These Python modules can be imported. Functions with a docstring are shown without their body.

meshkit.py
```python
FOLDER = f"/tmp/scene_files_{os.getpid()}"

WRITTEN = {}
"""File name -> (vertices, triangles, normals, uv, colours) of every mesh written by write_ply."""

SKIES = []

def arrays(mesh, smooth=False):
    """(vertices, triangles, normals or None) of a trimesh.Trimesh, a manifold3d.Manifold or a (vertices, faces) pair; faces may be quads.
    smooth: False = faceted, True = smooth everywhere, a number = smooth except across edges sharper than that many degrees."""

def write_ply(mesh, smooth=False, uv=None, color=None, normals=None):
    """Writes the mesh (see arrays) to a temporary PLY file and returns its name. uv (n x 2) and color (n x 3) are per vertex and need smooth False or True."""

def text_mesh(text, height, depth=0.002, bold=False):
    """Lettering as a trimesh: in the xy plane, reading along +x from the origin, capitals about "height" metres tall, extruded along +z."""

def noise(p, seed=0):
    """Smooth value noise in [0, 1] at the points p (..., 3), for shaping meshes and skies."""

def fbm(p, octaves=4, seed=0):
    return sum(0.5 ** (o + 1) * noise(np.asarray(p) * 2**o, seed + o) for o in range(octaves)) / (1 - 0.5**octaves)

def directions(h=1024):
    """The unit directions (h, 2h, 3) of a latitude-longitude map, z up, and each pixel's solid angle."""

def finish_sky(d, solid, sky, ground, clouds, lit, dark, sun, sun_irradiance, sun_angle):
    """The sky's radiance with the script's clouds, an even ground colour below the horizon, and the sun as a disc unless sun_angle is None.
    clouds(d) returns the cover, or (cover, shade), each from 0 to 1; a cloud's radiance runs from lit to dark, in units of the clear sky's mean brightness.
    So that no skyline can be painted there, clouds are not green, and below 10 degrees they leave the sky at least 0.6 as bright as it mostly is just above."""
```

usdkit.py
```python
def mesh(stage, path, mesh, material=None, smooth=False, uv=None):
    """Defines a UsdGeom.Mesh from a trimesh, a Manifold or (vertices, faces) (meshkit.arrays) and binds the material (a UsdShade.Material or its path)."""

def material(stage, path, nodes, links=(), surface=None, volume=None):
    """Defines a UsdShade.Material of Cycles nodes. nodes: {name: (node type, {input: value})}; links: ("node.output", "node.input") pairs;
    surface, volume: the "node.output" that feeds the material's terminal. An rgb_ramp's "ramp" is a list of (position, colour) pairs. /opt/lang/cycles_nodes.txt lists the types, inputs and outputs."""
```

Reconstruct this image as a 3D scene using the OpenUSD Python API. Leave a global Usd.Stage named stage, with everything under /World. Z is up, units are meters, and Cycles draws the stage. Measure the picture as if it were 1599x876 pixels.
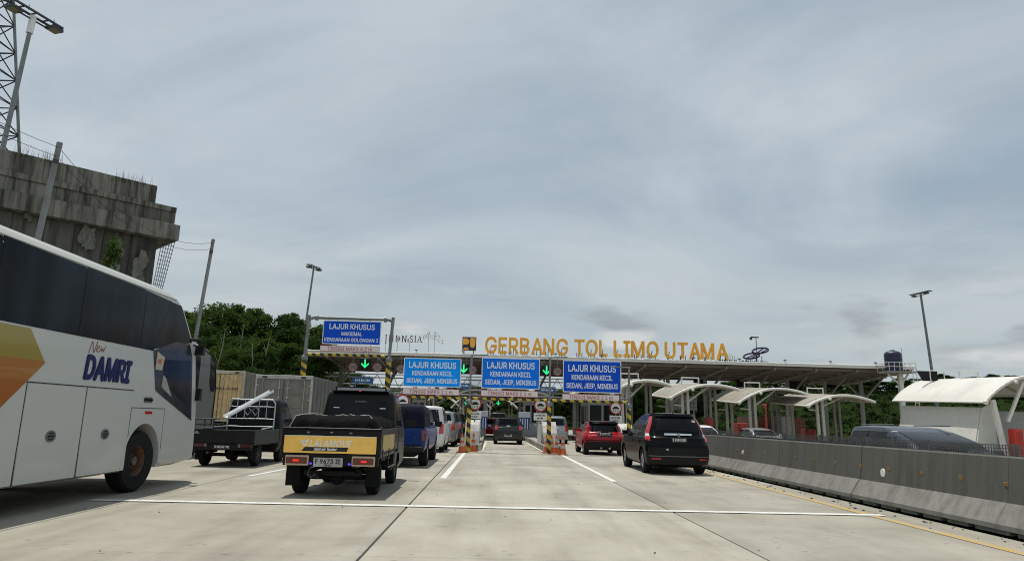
import math, random
import numpy as np, trimesh, usdkit, meshkit
import manifold3d as mf
from meshkit import text_mesh, noise, fbm
from scipy.interpolate import PchipInterpolator
from shapely.geometry import Polygon, Point, box as sbox
from shapely import affinity
from pxr import Usd, UsdGeom, UsdLux, UsdShade, Sdf, Gf, Vt

stage = Usd.Stage.CreateInMemory()
UsdGeom.SetStageUpAxis(stage, UsdGeom.Tokens.z); UsdGeom.SetStageMetersPerUnit(stage, 1.0)
world = UsdGeom.Xform.Define(stage, '/World'); stage.SetDefaultPrim(world.GetPrim())
UsdGeom.Scope.Define(stage, '/World/Looks')
# ------------------------------------------------------------------ camera
EYE = 1.38
FPX = 1080.0
CAM = np.array([[0.99914366, -0.03082251, -0.02760285],
                [-0.03312181, -0.19600853, -0.98004265],
                [0.02479698, 0.98011766, -0.19686158]])
cam = UsdGeom.Camera.Define(stage, '/World/camera')
m4 = np.eye(4); m4[:3, :3] = CAM.T; m4[3, :3] = (0, 0, EYE)
cam.AddTransformOp().Set(Gf.Matrix4d(*m4.ravel().tolist()))
cam.CreateHorizontalApertureAttr(36.0); cam.CreateVerticalApertureAttr(36.0 * 560 / 1024)
cam.CreateFocalLengthAttr(36.0 * FPX / 1599); cam.CreateClippingRangeAttr(Gf.Vec2f(0.1, 5000))
cam.CreateExposureAttr(0.0)
# ------------------------------------------------------------------ sky and sun
SUN = np.array([-0.13, 0.17, 1.0]); SUN /= np.linalg.norm(SUN)
SUN_EL = math.asin(SUN[2]); SUN_ROT = math.atan2(SUN[0], SUN[1])
usdkit.material(stage, '/World/Looks/sky', {
    'tc': ('texture_coordinate', {}),
    'sep': ('separate_xyz', {}),
    'den': ('math', {'math_type': 'add', 'value2': 0.22}),
    'zc': ('math', {'math_type': 'maximum', 'value2': 0.0}),
    'dx': ('math', {'math_type': 'divide'}), 'dy': ('math', {'math_type': 'divide'}),
    'comb': ('combine_xyz', {'z': 0.3}),
    'map': ('mapping', {'rotation': (0, 0, 0.7), 'scale': (0.62, 0.95, 1), 'location': (1.3, 4.4, 0)}),
    'n1': ('noise_texture', {'scale': 1.25, 'detail': 9.0, 'roughness': 0.55, 'distortion': 0.9}),
    'r1': ('rgb_ramp', {'ramp': [(0.34, (0.0, 0.0, 0.0)), (0.64, (1, 1, 1))]}),
    'n2': ('noise_texture', {'scale': 4.0, 'detail': 6.0, 'roughness': 0.6, 'distortion': 0.3}),
    'r2': ('rgb_ramp', {'ramp': [(0.35, (0.96, 0.96, 0.96)), (0.7, (1.04, 1.04, 1.04))]}),
    'veil': ('mix', {'color1': (3.55, 4.42, 5.20), 'color2': (5.75, 6.32, 6.65)}),
    'veil2': ('mix', {'mix_type': 'multiply', 'fac': 1.0}),
    'sky': ('sky_texture', {'sky_type': 'single_scattering', 'sun_disc': False, 'sun_elevation': SUN_EL, 'sun_rotation': SUN_ROT, 'air_density': 1.2, 'aerosol_density': 2.0}),
    'm1': ('mix', {'fac': 0.86}),
    # haze band low on the sky
    'hr': ('rgb_ramp', {'ramp': [(0.0, (1, 1, 1)), (0.10, (0.62, 0.62, 0.62)), (0.30, (0, 0, 0))]}),
    'hz': ('mix', {'color2': (5.15, 5.72, 5.78)}),
    'hf': ('math', {'math_type': 'multiply', 'value2': 0.8}),
    # small cumulus low over the horizon
    'cm': ('mapping', {'scale': (5.0, 5.0, 15.0), 'location': (0.9, 0.35, 0.15)}),
    'n3': ('noise_texture', {'scale': 1.0, 'detail': 6.0, 'roughness': 0.52, 'distortion': 0.15}),
    'r3': ('rgb_ramp', {'ramp': [(0.53, (0, 0, 0)), (0.61, (1, 1, 1))]}),
    'band': ('rgb_ramp', {'ramp': [(0.0, (0.3, 0.3, 0.3)), (0.04, (1, 1, 1)), (0.14, (0.8, 0.8, 0.8)), (0.20, (0, 0, 0))]}),
    'cf': ('math', {'math_type': 'multiply'}), 'cf2': ('math', {'math_type': 'multiply', 'value2': 0.8}),
    'cmo': ('mapping', {'scale': (5.0, 5.0, 15.0), 'location': (0.9, 0.35, -0.2)}),
    'n4': ('noise_texture', {'scale': 1.0, 'detail': 4.0, 'roughness': 0.5}),
    'cc': ('rgb_ramp', {'ramp': [(0.43, (7.2, 7.2, 7.1)), (0.57, (3.0, 3.35, 3.65))]}),
    'm2': ('mix', {}),
    'bg': ('background_shader', {'strength': 0.1}),
}, [('tc.generated', 'sep.vector'), ('sep.z', 'zc.value1'), ('zc.value', 'den.value1'), ('sep.x', 'dx.value1'), ('den.value', 'dx.value2'),
    ('sep.y', 'dy.value1'), ('den.value', 'dy.value2'), ('dx.value', 'comb.x'), ('dy.value', 'comb.y'), ('comb.vector', 'map.vector'),
    ('map.vector', 'n1.vector'), ('n1.fac', 'r1.fac'), ('map.vector', 'n2.vector'), ('n2.fac', 'r2.fac'),
    ('r1.color', 'veil.fac'), ('veil.color', 'veil2.color1'), ('r2.color', 'veil2.color2'),
    ('sky.color', 'm1.color1'), ('veil2.color', 'm1.color2'), ('zc.value', 'hr.fac'), ('hr.color', 'hf.value1'), ('hf.value', 'hz.fac'), ('m1.color', 'hz.color1'),
    ('tc.generated', 'cm.vector'), ('cm.vector', 'n3.vector'), ('n3.fac', 'r3.fac'), ('zc.value', 'band.fac'), ('r3.color', 'cf.value1'), ('band.color', 'cf.value2'),
    ('cf.value', 'cf2.value1'), ('tc.generated', 'cmo.vector'), ('cmo.vector', 'n4.vector'), ('n4.fac', 'cc.fac'),
    ('cf2.value', 'm2.fac'), ('hz.color', 'm2.color1'), ('cc.color', 'm2.color2'), ('m2.color', 'bg.color')], surface='bg.background')
dome = UsdLux.DomeLight.Define(stage, '/World/sky'); dome.CreateIntensityAttr(1.0)
UsdShade.MaterialBindingAPI.Apply(dome.GetPrim()).Bind(UsdShade.Material.Get(stage, '/World/Looks/sky'))
dome.GetPrim().SetCustomDataByKey('kind', 'structure')
sun = UsdLux.DistantLight.Define(stage, '/World/sun')
sun.CreateIntensityAttr(1.0); sun.CreateAngleAttr(0.6); sun.CreateNormalizeAttr(True); sun.CreateColorAttr(Gf.Vec3f(1.0, 0.955, 0.88))
zax = SUN; xax = np.cross((0, 1, 0), zax); xax /= np.linalg.norm(xax); yax = np.cross(zax, xax)
s4 = np.eye(4); s4[0, :3], s4[1, :3], s4[2, :3] = xax, yax, zax
sun.AddTransformOp().Set(Gf.Matrix4d(*s4.ravel().tolist()))

# ------------------------------------------------------------------ materials
LOOK = {}
def mat(name, color, rough=0.5, metal=0.0, coat=0.0, var=0.12, scale=3.0, bump=0.0, bscale=40.0, spec=0.5, tint=None, emit=0.0):
    """plain surface with noise in its tone and a little relief"""
    if name in LOOK: return LOOK[name]
    c = np.array(color, float); d = np.array(tint if tint is not None else c * (1 - var), float); e = np.minimum(c * (1 + var), 1)
    nodes = {'g': ('geometry', {}), 'n': ('noise_texture', {'scale': scale, 'detail': 5.0, 'roughness': 0.6}),
             'r': ('rgb_ramp', {'ramp': [(0.3, d), (0.5, c), (0.72, e)]}),
             'rr': ('map_range', {'from_min': 0.3, 'from_max': 0.7, 'to_min': max(rough - 0.07, 0.02), 'to_max': min(rough + 0.09, 1)}),
             'p': ('principled_bsdf', {'metallic': metal, 'coat_weight': coat, 'coat_roughness': 0.04, 'specular_ior_level': spec})}
    links = [('g.position', 'n.vector'), ('n.fac', 'r.fac'), ('r.color', 'p.base_color'), ('n.fac', 'rr.value'), ('rr.result', 'p.roughness')]
    if emit:
        nodes['p'][1].update({'emission_strength': emit}); links.append(('r.color', 'p.emission_color'))
    if bump:
        nodes['b'] = ('noise_texture', {'scale': bscale, 'detail': 4.0}); nodes['bp'] = ('bump', {'strength': bump, 'distance': 0.01})
        links += [('g.position', 'b.vector'), ('b.fac', 'bp.height'), ('bp.normal', 'p.normal')]
    LOOK[name] = usdkit.material(stage, '/World/Looks/' + name, nodes, links, surface='p.BSDF')
    return LOOK[name]

def paint(name, color, rough=0.28, metal=0.0, dirt=0.25, coat=0.35, spec=0.4, dust=(0.20, 0.18, 0.15)):
    """car paint: clear coat, dust low down and in soft patches"""
    if name in LOOK: return LOOK[name]
    LOOK[name] = usdkit.material(stage, '/World/Looks/' + name, {
        'g': ('geometry', {}), 's': ('separate_xyz', {}), 'n': ('noise_texture', {'scale': 2.2, 'detail': 6.0, 'roughness': 0.65}),
        'lo': ('map_range', {'from_min': 0.2, 'from_max': 1.1, 'to_min': 0.75, 'to_max': 0.12, 'clamp': True}),
        'f': ('math', {'math_type': 'multiply'}), 'f2': ('math', {'math_type': 'multiply', 'value2': dirt * 1.8, 'use_clamp': True}),
        'm': ('mix', {'color1': color, 'color2': dust}),
        'rm': ('map_range', {'from_min': 0.0, 'from_max': 0.5, 'to_min': rough, 'to_max': 0.7}),
        'p': ('principled_bsdf', {'metallic': metal, 'coat_weight': coat, 'coat_roughness': 0.05, 'specular_ior_level': spec})},
        [('g.position', 'n.vector'), ('g.position', 's.vector'), ('s.z', 'lo.value'), ('n.fac', 'f.value1'), ('lo.result', 'f.value2'), ('f.value', 'f2.value1'),
         ('f2.value', 'm.fac'), ('m.color', 'p.base_color'), ('f2.value', 'rm.value'), ('rm.result', 'p.roughness')], surface='p.BSDF')
    return LOOK[name]

def concrete(name, color, stain=(0.03, 0.03, 0.028), amount=0.5, streak=True, rough=0.85, perobj=0.0, sc=1.0, mott=1.0):
    """weathered concrete: mottling, dark runs down its faces, pores"""
    if name in LOOK: return LOOK[name]
    c = np.array(color, float)
    nodes = {'g': ('geometry', {}),
        'n': ('noise_texture', {'scale': 1.1 * sc, 'detail': 8.0, 'roughness': 0.62}),
        'r': ('rgb_ramp', {'ramp': [(0.28, c * (1 - 0.28 * mott)), (0.5, c), (0.75, np.minimum(c * (1 + 0.2 * mott), 1))]}),
        'mp': ('mapping', {'scale': (2.6 * sc, 2.6 * sc, 0.16 * sc) if streak else (0.7 * sc, 0.7 * sc, 0.7)}),
        'n2': ('noise_texture', {'scale': 1.6, 'detail': 7.0, 'roughness': 0.7}),
        'r2': ('rgb_ramp', {'ramp': [(0.52 - 0.12 * amount, (0, 0, 0)), (0.70 - 0.08 * amount, (amount * .95, amount * .95, amount * .95))]}),
        'm': ('mix', {'color2': stain}),
        'n3': ('noise_texture', {'scale': 55.0, 'detail': 3.0}), 'r3': ('rgb_ramp', {'ramp': [(0.35, (0.88, 0.88, 0.88)), (0.6, (1.05, 1.05, 1.05))]}),
        'm2': ('mix', {'mix_type': 'multiply', 'fac': 1.0}),
        'oi': ('object_info', {}), 'or': ('map_range', {'to_min': 1 - perobj, 'to_max': 1 + perobj}), 'cc': ('combine_xyz', {}),
        'm3': ('mix', {'mix_type': 'multiply', 'fac': 1.0}),
        'bp': ('bump', {'strength': 0.35, 'distance': 0.02}),
        'p': ('principled_bsdf', {'roughness': rough, 'specular_ior_level': 0.3})}
    links = [('g.position', 'n.vector'), ('n.fac', 'r.fac'), ('g.position', 'mp.vector'), ('mp.vector', 'n2.vector'), ('n2.fac', 'r2.fac'), ('r2.color', 'm.fac'), ('r.color', 'm.color1'),
             ('g.position', 'n3.vector'), ('n3.fac', 'r3.fac'), ('m.color', 'm2.color1'), ('r3.color', 'm2.color2'),
             ('oi.random', 'or.value'), ('or.result', 'cc.x'), ('or.result', 'cc.y'), ('or.result', 'cc.z'), ('m2.color', 'm3.color1'), ('cc.vector', 'm3.color2'),
             ('m3.color', 'p.base_color'), ('n.fac', 'bp.height'), ('bp.normal', 'p.normal')]
    LOOK[name] = usdkit.material(stage, '/World/Looks/' + name, nodes, links, surface='p.BSDF')
    return LOOK[name]

def glass_dark(name, tint=(0.006, 0.007, 0.008), rough=0.06, spec=0.22, deep=2.0):
    """tinted vehicle glass: nearly opaque film under a glossy face, faint smears"""
    if name in LOOK: return LOOK[name]
    tint = np.array(tint)
    LOOK[name] = usdkit.material(stage, '/World/Looks/' + name, {
        'g': ('geometry', {}), 'n': ('noise_texture', {'scale': 1.8, 'detail': 4.0}),
        'mp': ('mapping', {'scale': (1.0, 1.7, 0.35)}), 'n2': ('noise_texture', {'scale': 1.0, 'detail': 3.0, 'roughness': 0.4}),
        'rc': ('rgb_ramp', {'ramp': [(0.38, tint * 0.5), (0.5, tint), (0.66, tint * deep)]}),
        'r': ('map_range', {'from_min': 0.35, 'from_max': 0.7, 'to_min': rough, 'to_max': rough + 0.12}),
        'p': ('principled_bsdf', {'specular_ior_level': spec, 'ior': 1.45})},
        [('g.position', 'mp.vector'), ('mp.vector', 'n2.vector'), ('n2.fac', 'rc.fac'), ('rc.color', 'p.base_color'), ('g.position', 'n.vector'), ('n.fac', 'r.value'), ('r.result', 'p.roughness')], surface='p.BSDF')
    return LOOK[name]

def leafmat(name, dark, light, trans=0.25):
    if name in LOOK: return LOOK[name]
    LOOK[name] = usdkit.material(stage, '/World/Looks/' + name, {
        'g': ('geometry', {}), 'n': ('noise_texture', {'scale': 0.7, 'detail': 4.0}), 'oi': ('object_info', {}),
        'rp': ('math', {'math_type': 'multiply', 'value2': 0.35}), 'ad': ('math', {'math_type': 'multiply_add', 'value2': 0.45}),
        'sm': ('math', {'math_type': 'add'}),
        'r': ('rgb_ramp', {'ramp': [(0.25, dark), (0.62, np.array(dark) * 0.5 + np.array(light) * 0.5), (0.95, light)]}),
        'd': ('principled_bsdf', {'roughness': 0.7, 'specular_ior_level': 0.06}), 't': ('translucent_bsdf', {}), 'mx': ('mix_closure', {'fac': trans})},
        [('g.position', 'n.vector'), ('g.random_per_island', 'rp.value1'), ('n.fac', 'ad.value1'), ('rp.value', 'ad.value3'),
         ('oi.random', 'sm.value2'), ('ad.value', 'r.fac'), ('r.color', 'd.base_color'), ('r.color', 't.color'),
         ('d.BSDF', 'mx.closure1'), ('t.BSDF', 'mx.closure2')], surface='mx.closure')
    return LOOK[name]

def stripes(name, c1, c2, freq, axis=(0.0, 0.0, 1.0), rough=0.5):
    """two flat colours of reflective tape wound round a post or bar"""
    if name in LOOK: return LOOK[name]
    LOOK[name] = usdkit.material(stage, '/World/Looks/' + name, {
        'g': ('geometry', {}), 'd': ('vector_math', {'math_type': 'dot_product', 'vector2': axis}), 'f': ('math', {'math_type': 'multiply', 'value2': freq}),
        'fr': ('math', {'math_type': 'fraction'}), 'ab': ('math', {'math_type': 'add', 'value2': 100.0}), 'lt': ('math', {'math_type': 'less_than', 'value2': 0.5}),
        'n': ('noise_texture', {'scale': 9.0, 'detail': 5.0}), 'r': ('rgb_ramp', {'ramp': [(0.35, (0.72, 0.70, 0.66)), (0.6, (1, 1, 1))]}),
        'm': ('mix', {'color1': c1, 'color2': c2}), 'm2': ('mix', {'mix_type': 'multiply', 'fac': 1.0}), 'p': ('principled_bsdf', {'roughness': rough})},
        [('g.position', 'd.vector1'), ('d.value', 'ab.value1'), ('ab.value', 'f.value1'), ('f.value', 'fr.value1'), ('fr.value', 'lt.value1'), ('lt.value', 'm.fac'),
         ('g.position', 'n.vector'), ('n.fac', 'r.fac'), ('m.color', 'm2.color1'), ('r.color', 'm2.color2'), ('m2.color', 'p.base_color')], surface='p.BSDF')
    return LOOK[name]

def road_material(name):
    if name in LOOK: return LOOK[name]
    LOOK[name] = usdkit.material(stage, '/World/Looks/' + name, {
        'g': ('geometry', {}), 'oi': ('object_info', {}),
        'n': ('noise_texture', {'scale': 0.55, 'detail': 9.0, 'roughness': 0.62, 'distortion': 0.4}),
        'r': ('rgb_ramp', {'ramp': [(0.30, (0.260, 0.241, 0.192)), (0.5, (0.335, 0.312, 0.255)), (0.72, (0.405, 0.380, 0.318))]}),
        # tyre tracks and oil drips drawn out along the lanes
        'mp': ('mapping', {'scale': (1.0, 0.09, 1.0)}), 'n2': ('noise_texture', {'scale': 1.35, 'detail': 6.0, 'roughness': 0.6}),
        'r2': ('rgb_ramp', {'ramp': [(0.45, (1, 1, 1)), (0.70, (0.74, 0.73, 0.72))]}), 'm': ('mix', {'mix_type': 'multiply', 'fac': 1.0}),
        # brushed finish across the lanes, chips and pits
        'mp3': ('mapping', {'scale': (0.7, 9.0, 1.0)}), 'n3': ('noise_texture', {'scale': 3.0, 'detail': 6.0, 'roughness': 0.75}),
        'r3': ('rgb_ramp', {'ramp': [(0.31, (0.42, 0.41, 0.39)), (0.39, (1, 1, 1)), (0.62, (1, 1, 1)), (0.75, (1.10, 1.10, 1.09))]}),
        'm2': ('mix', {'mix_type': 'multiply', 'fac': 1.0}),
        'mp4': ('mapping', {'scale': (6.0, 14.0, 1.0)}), 'v': ('voronoi_texture', {'scale': 0.55, 'randomness': 1.0}),
        'r4': ('rgb_ramp', {'ramp': [(0.0, (0.22, 0.21, 0.20)), (0.10, (0.40, 0.39, 0.37)), (0.15, (1, 1, 1))]}), 'm4': ('mix', {'mix_type': 'multiply'}),
        'n6': ('noise_texture', {'scale': 0.5, 'detail': 2.0}), 'r6': ('rgb_ramp', {'ramp': [(0.42, (0, 0, 0)), (0.6, (0.9, 0.9, 0.9))]}),
        'n5': ('noise_texture', {'scale': 90.0, 'detail': 3.0}), 'r5': ('rgb_ramp', {'ramp': [(0.3, (0.80, 0.80, 0.80)), (0.7, (1.14, 1.14, 1.14))]}), 'm5': ('mix', {'mix_type': 'multiply', 'fac': 1.0}),
        'or': ('map_range', {'to_min': 0.90, 'to_max': 1.07}), 'cc': ('combine_xyz', {}), 'm6': ('mix', {'mix_type': 'multiply', 'fac': 1.0}),
        'bp': ('bump', {'strength': 0.3, 'distance': 0.006}),
        'p': ('principled_bsdf', {'roughness': 0.78, 'specular_ior_level': 0.35})},
        [('g.position', 'n.vector'), ('n.fac', 'r.fac'), ('g.position', 'mp.vector'), ('mp.vector', 'n2.vector'), ('n2.fac', 'r2.fac'), ('r.color', 'm.color1'), ('r2.color', 'm.color2'),
         ('g.position', 'mp3.vector'), ('mp3.vector', 'n3.vector'), ('n3.fac', 'r3.fac'), ('m.color', 'm2.color1'), ('r3.color', 'm2.color2'),
         ('g.position', 'mp4.vector'), ('mp4.vector', 'v.vector'), ('v.distance', 'r4.fac'), ('g.position', 'n6.vector'), ('n6.fac', 'r6.fac'), ('r6.color', 'm4.fac'), ('m2.color', 'm4.color1'), ('r4.color', 'm4.color2'),
         ('g.position', 'n5.vector'), ('n5.fac', 'r5.fac'), ('m4.color', 'm5.color1'), ('r5.color', 'm5.color2'),
         ('oi.random', 'or.value'), ('or.result', 'cc.x'), ('or.result', 'cc.y'), ('or.result', 'cc.z'), ('m5.color', 'm6.color1'), ('cc.vector', 'm6.color2'),
         ('m6.color', 'p.base_color'), ('n3.fac', 'bp.height'), ('bp.normal', 'p.normal')], surface='p.BSDF')
    return LOOK[name]

# ------------------------------------------------------------------ scene tree
USED = {}
def numbered(parent, name):
    k = USED.get((parent, name), 0); USED[(parent, name)] = k + 1
    return f'{parent}/{name}' if k == 0 else f'{parent}/{name}_{k:03d}'
def _props(p, label=None, cat=None, group=None, kind=None):
    for k, v in (('label', label), ('category', cat), ('group', group), ('kind', kind)):
        if v: p.SetCustomDataByKey(k, v)
def thing(name, label, cat, loc=(0, 0, 0), rotz=0.0, group=None, parent='/World', kind=None, scale=None):
    x = UsdGeom.Xform.Define(stage, numbered(parent, name))
    x.AddTranslateOp().Set(Gf.Vec3d(*map(float, loc)))
    if rotz: x.AddRotateZOp().Set(float(rotz))
    if scale is not None: x.AddScaleOp().Set(Gf.Vec3f(*map(float, np.broadcast_to(scale, 3))))
    _props(x.GetPrim(), label, cat, group, kind)
    return str(x.GetPath())
def obj(name, mesh, m, parent='/World', smooth=False, label=None, cat=None, group=None, kind=None):
    if isinstance(mesh, list): mesh = cat_(mesh)
    p = usdkit.mesh(stage, numbered(parent, name), mesh, m, smooth=smooth)
    _props(p.GetPrim(), label, cat, group, kind)
    return str(p.GetPath())
def copy(path, loc, rotz, label, group=None, scale=None):
    src = stage.GetPrimAtPath(path); was = src.GetCustomData()
    name = src.GetName().rstrip('0123456789').rstrip('_')
    x = UsdGeom.Xform.Define(stage, numbered('/World', name))
    x.AddTranslateOp().Set(Gf.Vec3d(*map(float, loc)))
    x.AddRotateZOp().Set(float(rotz))
    x.AddScaleOp().Set(Gf.Vec3f(*map(float, np.broadcast_to(1.0 if scale is None else scale, 3))))
    x.GetPrim().GetReferences().AddInternalReference(path); x.GetPrim().SetInstanceable(True)
    _props(x.GetPrim(), label, was['category'], group or was.get('group'))
    return str(x.GetPath())

def at(px, py, Y):
    """where a line of sight of the photograph (its pixels) reaches the distance Y along the road"""
    r = CAM @ np.array([px - 799.5, -(py - 438.0), -FPX]); p = r * (Y / r[1]); return p + np.array([0, 0, EYE])

# ------------------------------------------------------------------ shapes
cat_ = trimesh.util.concatenate
def box(x0, x1, y0, y1, z0, z1, b=0.0):
    lo, hi = np.minimum((x0, y0, z0), (x1, y1, z1)), np.maximum((x0, y0, z0), (x1, y1, z1))
    if not b:
        m = trimesh.creation.box(hi - lo); m.apply_translation((lo + hi) / 2); return m
    b = min(b, *(0.45 * (hi - lo)))
    c, h = (lo + hi) / 2, (hi - lo) / 2
    pts = []
    for s in np.ndindex(2, 2, 2):
        s = np.array(s) * 2 - 1
        for k in range(3):
            q = h - b; q[k] = h[k]; pts.append(c + s * q)
    return trimesh.convex.convex_hull(np.array(pts))
def hull(pts): return trimesh.convex.convex_hull(np.array(pts, float))
def tube(p0, p1, r0, r1=None, n=10):
    p0, p1 = np.array(p0, float), np.array(p1, float); r1 = r0 if r1 is None else r1
    d = p1 - p0; d /= np.linalg.norm(d); a = np.cross(d, (0, 0, 1) if abs(d[2]) < 0.9 else (1, 0, 0)); a /= np.linalg.norm(a); b = np.cross(d, a)
    t = np.arange(n) * 2 * np.pi / n; c = np.cos(t)[:, None] * a + np.sin(t)[:, None] * b
    v = np.vstack([p0 + c * r0, p1 + c * r1, p0, p1]); f = []
    for i in range(n):
        j = (i + 1) % n; f += [(i, j, n + j), (i, n + j, n + i), (2 * n, j, i), (2 * n + 1, n + i, n + j)]
    m = trimesh.Trimesh(v, f, process=False)
    if m.volume < 0: m.invert()
    return m
def pipe(pts, r, n=10):
    pts = [np.array(p, float) for p in pts]; out = [tube(a, b, r, n=n) for a, b in zip(pts[:-1], pts[1:])]
    for p in pts[1:-1]:
        s = trimesh.creation.icosphere(1, r); s.apply_translation(p); out.append(s)
    return cat_(out)
def beam(p0, p1, w, h, up=(0, 0, 1)):
    """rectangular bar from p0 to p1"""
    p0, p1 = np.array(p0, float), np.array(p1, float); d = p1 - p0; L = np.linalg.norm(d); d /= L
    u = np.array(up, float)
    if abs(d @ u) > 0.98: u = np.array((0, 1, 0.0))
    s = np.cross(d, u); s /= np.linalg.norm(s); u = np.cross(s, d)
    m = trimesh.creation.box((w, L, h)); T = np.eye(4); T[:3, 0], T[:3, 1], T[:3, 2], T[:3, 3] = s, d, u, (p0 + p1) / 2
    m.apply_transform(T); return m
def lathe(prof, n=24, axis='z', at_=(0, 0, 0)):
    """closed ring profile [(r, h)] spun about an axis"""
    prof = np.array(prof, float); k = len(prof); t = np.arange(n) * 2 * np.pi / n
    v = np.stack([prof[None, :, 0] * np.cos(t)[:, None], prof[None, :, 0] * np.sin(t)[:, None], np.broadcast_to(prof[None, :, 1], (n, k))], -1).reshape(-1, 3)
    f = []
    for i in range(n):
        j = (i + 1) % n
        for q in range(k - 1):
            a, b, c, d = i * k + q, j * k + q, j * k + q + 1, i * k + q + 1
            f += [(a, b, c), (a, c, d)]
    m = trimesh.Trimesh(v, f, process=False)
    if m.volume < 0: m.invert()
    if axis == 'x': m.apply_transform([[0, 0, 1, 0], [1, 0, 0, 0], [0, 1, 0, 0], [0, 0, 0, 1]])
    if axis == 'y': m.apply_transform([[0, 1, 0, 0], [0, 0, 1, 0], [1, 0, 0, 0], [0, 0, 0, 1]])
    m.apply_translation(at_); return m
def prism(poly, d, plane='xz', base=0.0):
    """shapely polygon (or points) extruded by d; plane xz faces -y (towards the camera), plane yz faces +x"""
    if not hasattr(poly, 'exterior'): poly = Polygon(poly)
    m = trimesh.creation.extrude_polygon(poly, d, engine='earcut')
    if plane == 'xz': m.apply_transform([[1, 0, 0, 0], [0, 0, -1, base], [0, 1, 0, 0], [0, 0, 0, 1]])
    elif plane == 'yz': m.apply_transform([[0, 0, 1, base], [1, 0, 0, 0], [0, 1, 0, 0], [0, 0, 0, 1]])
    elif plane == 'xy': m.apply_translation((0, 0, base))
    return m
def rrect(x0, x1, y0, y1, r): return sbox(x0 + r, y0 + r, x1 - r, y1 - r).buffer(r, 6)
def text(s, height, centre=None, left=None, width=None, depth=0.004, y=0.0, bold=True, slant=0.0, fat=0.0):
    """lettering standing in the xz plane and read from -y; centre/left = (x, z) of its middle or lower left"""
    m = text_mesh(s, height, depth, bold); lo, hi = m.bounds
    m.apply_translation((-lo[0], 0, 0)); w = hi[0] - lo[0]
    if width: m.apply_scale((width / w, 1, 1)); w = width
    if slant: m.vertices[:, 0] += slant * m.vertices[:, 1]
    if fat:
        m = cat_([m] + [m.copy().apply_translation((fat * a, fat * b, .0012 * (q + 1))) for q, (a, b) in enumerate(((-1, 0), (1, 0), (0, .7), (0, -.7)))])
    x, z = (centre[0] - w / 2, centre[1] - height / 2) if centre is not None else left
    m.apply_transform([[1, 0, 0, x], [0, 0, -1, y], [0, 1, 0, z], [0, 0, 0, 1]]); return m
def blurred_line(cx, cz, w, h, y, n=7, d=.003):
    """a line of writing too small to read in the photograph: a row of short marks"""
    q = w / n; return [box(cx - w / 2 + k * q, cx - w / 2 + k * q + q * (.55 + .25 * (k * 5 % 3 == 0)), y - d, y, cz - h / 2, cz + h / 2 * (.6 + .4 * (k * 3 % 4 > 0))) for k in range(n)]
def to_mf(m): return mf.Manifold(mf.Mesh(np.asarray(m.vertices, np.float32), np.asarray(m.faces, np.uint32)))
def from_mf(m):
    q = m.to_mesh(); return trimesh.Trimesh(q.vert_properties[:, :3], q.tri_verts, process=False)

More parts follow.
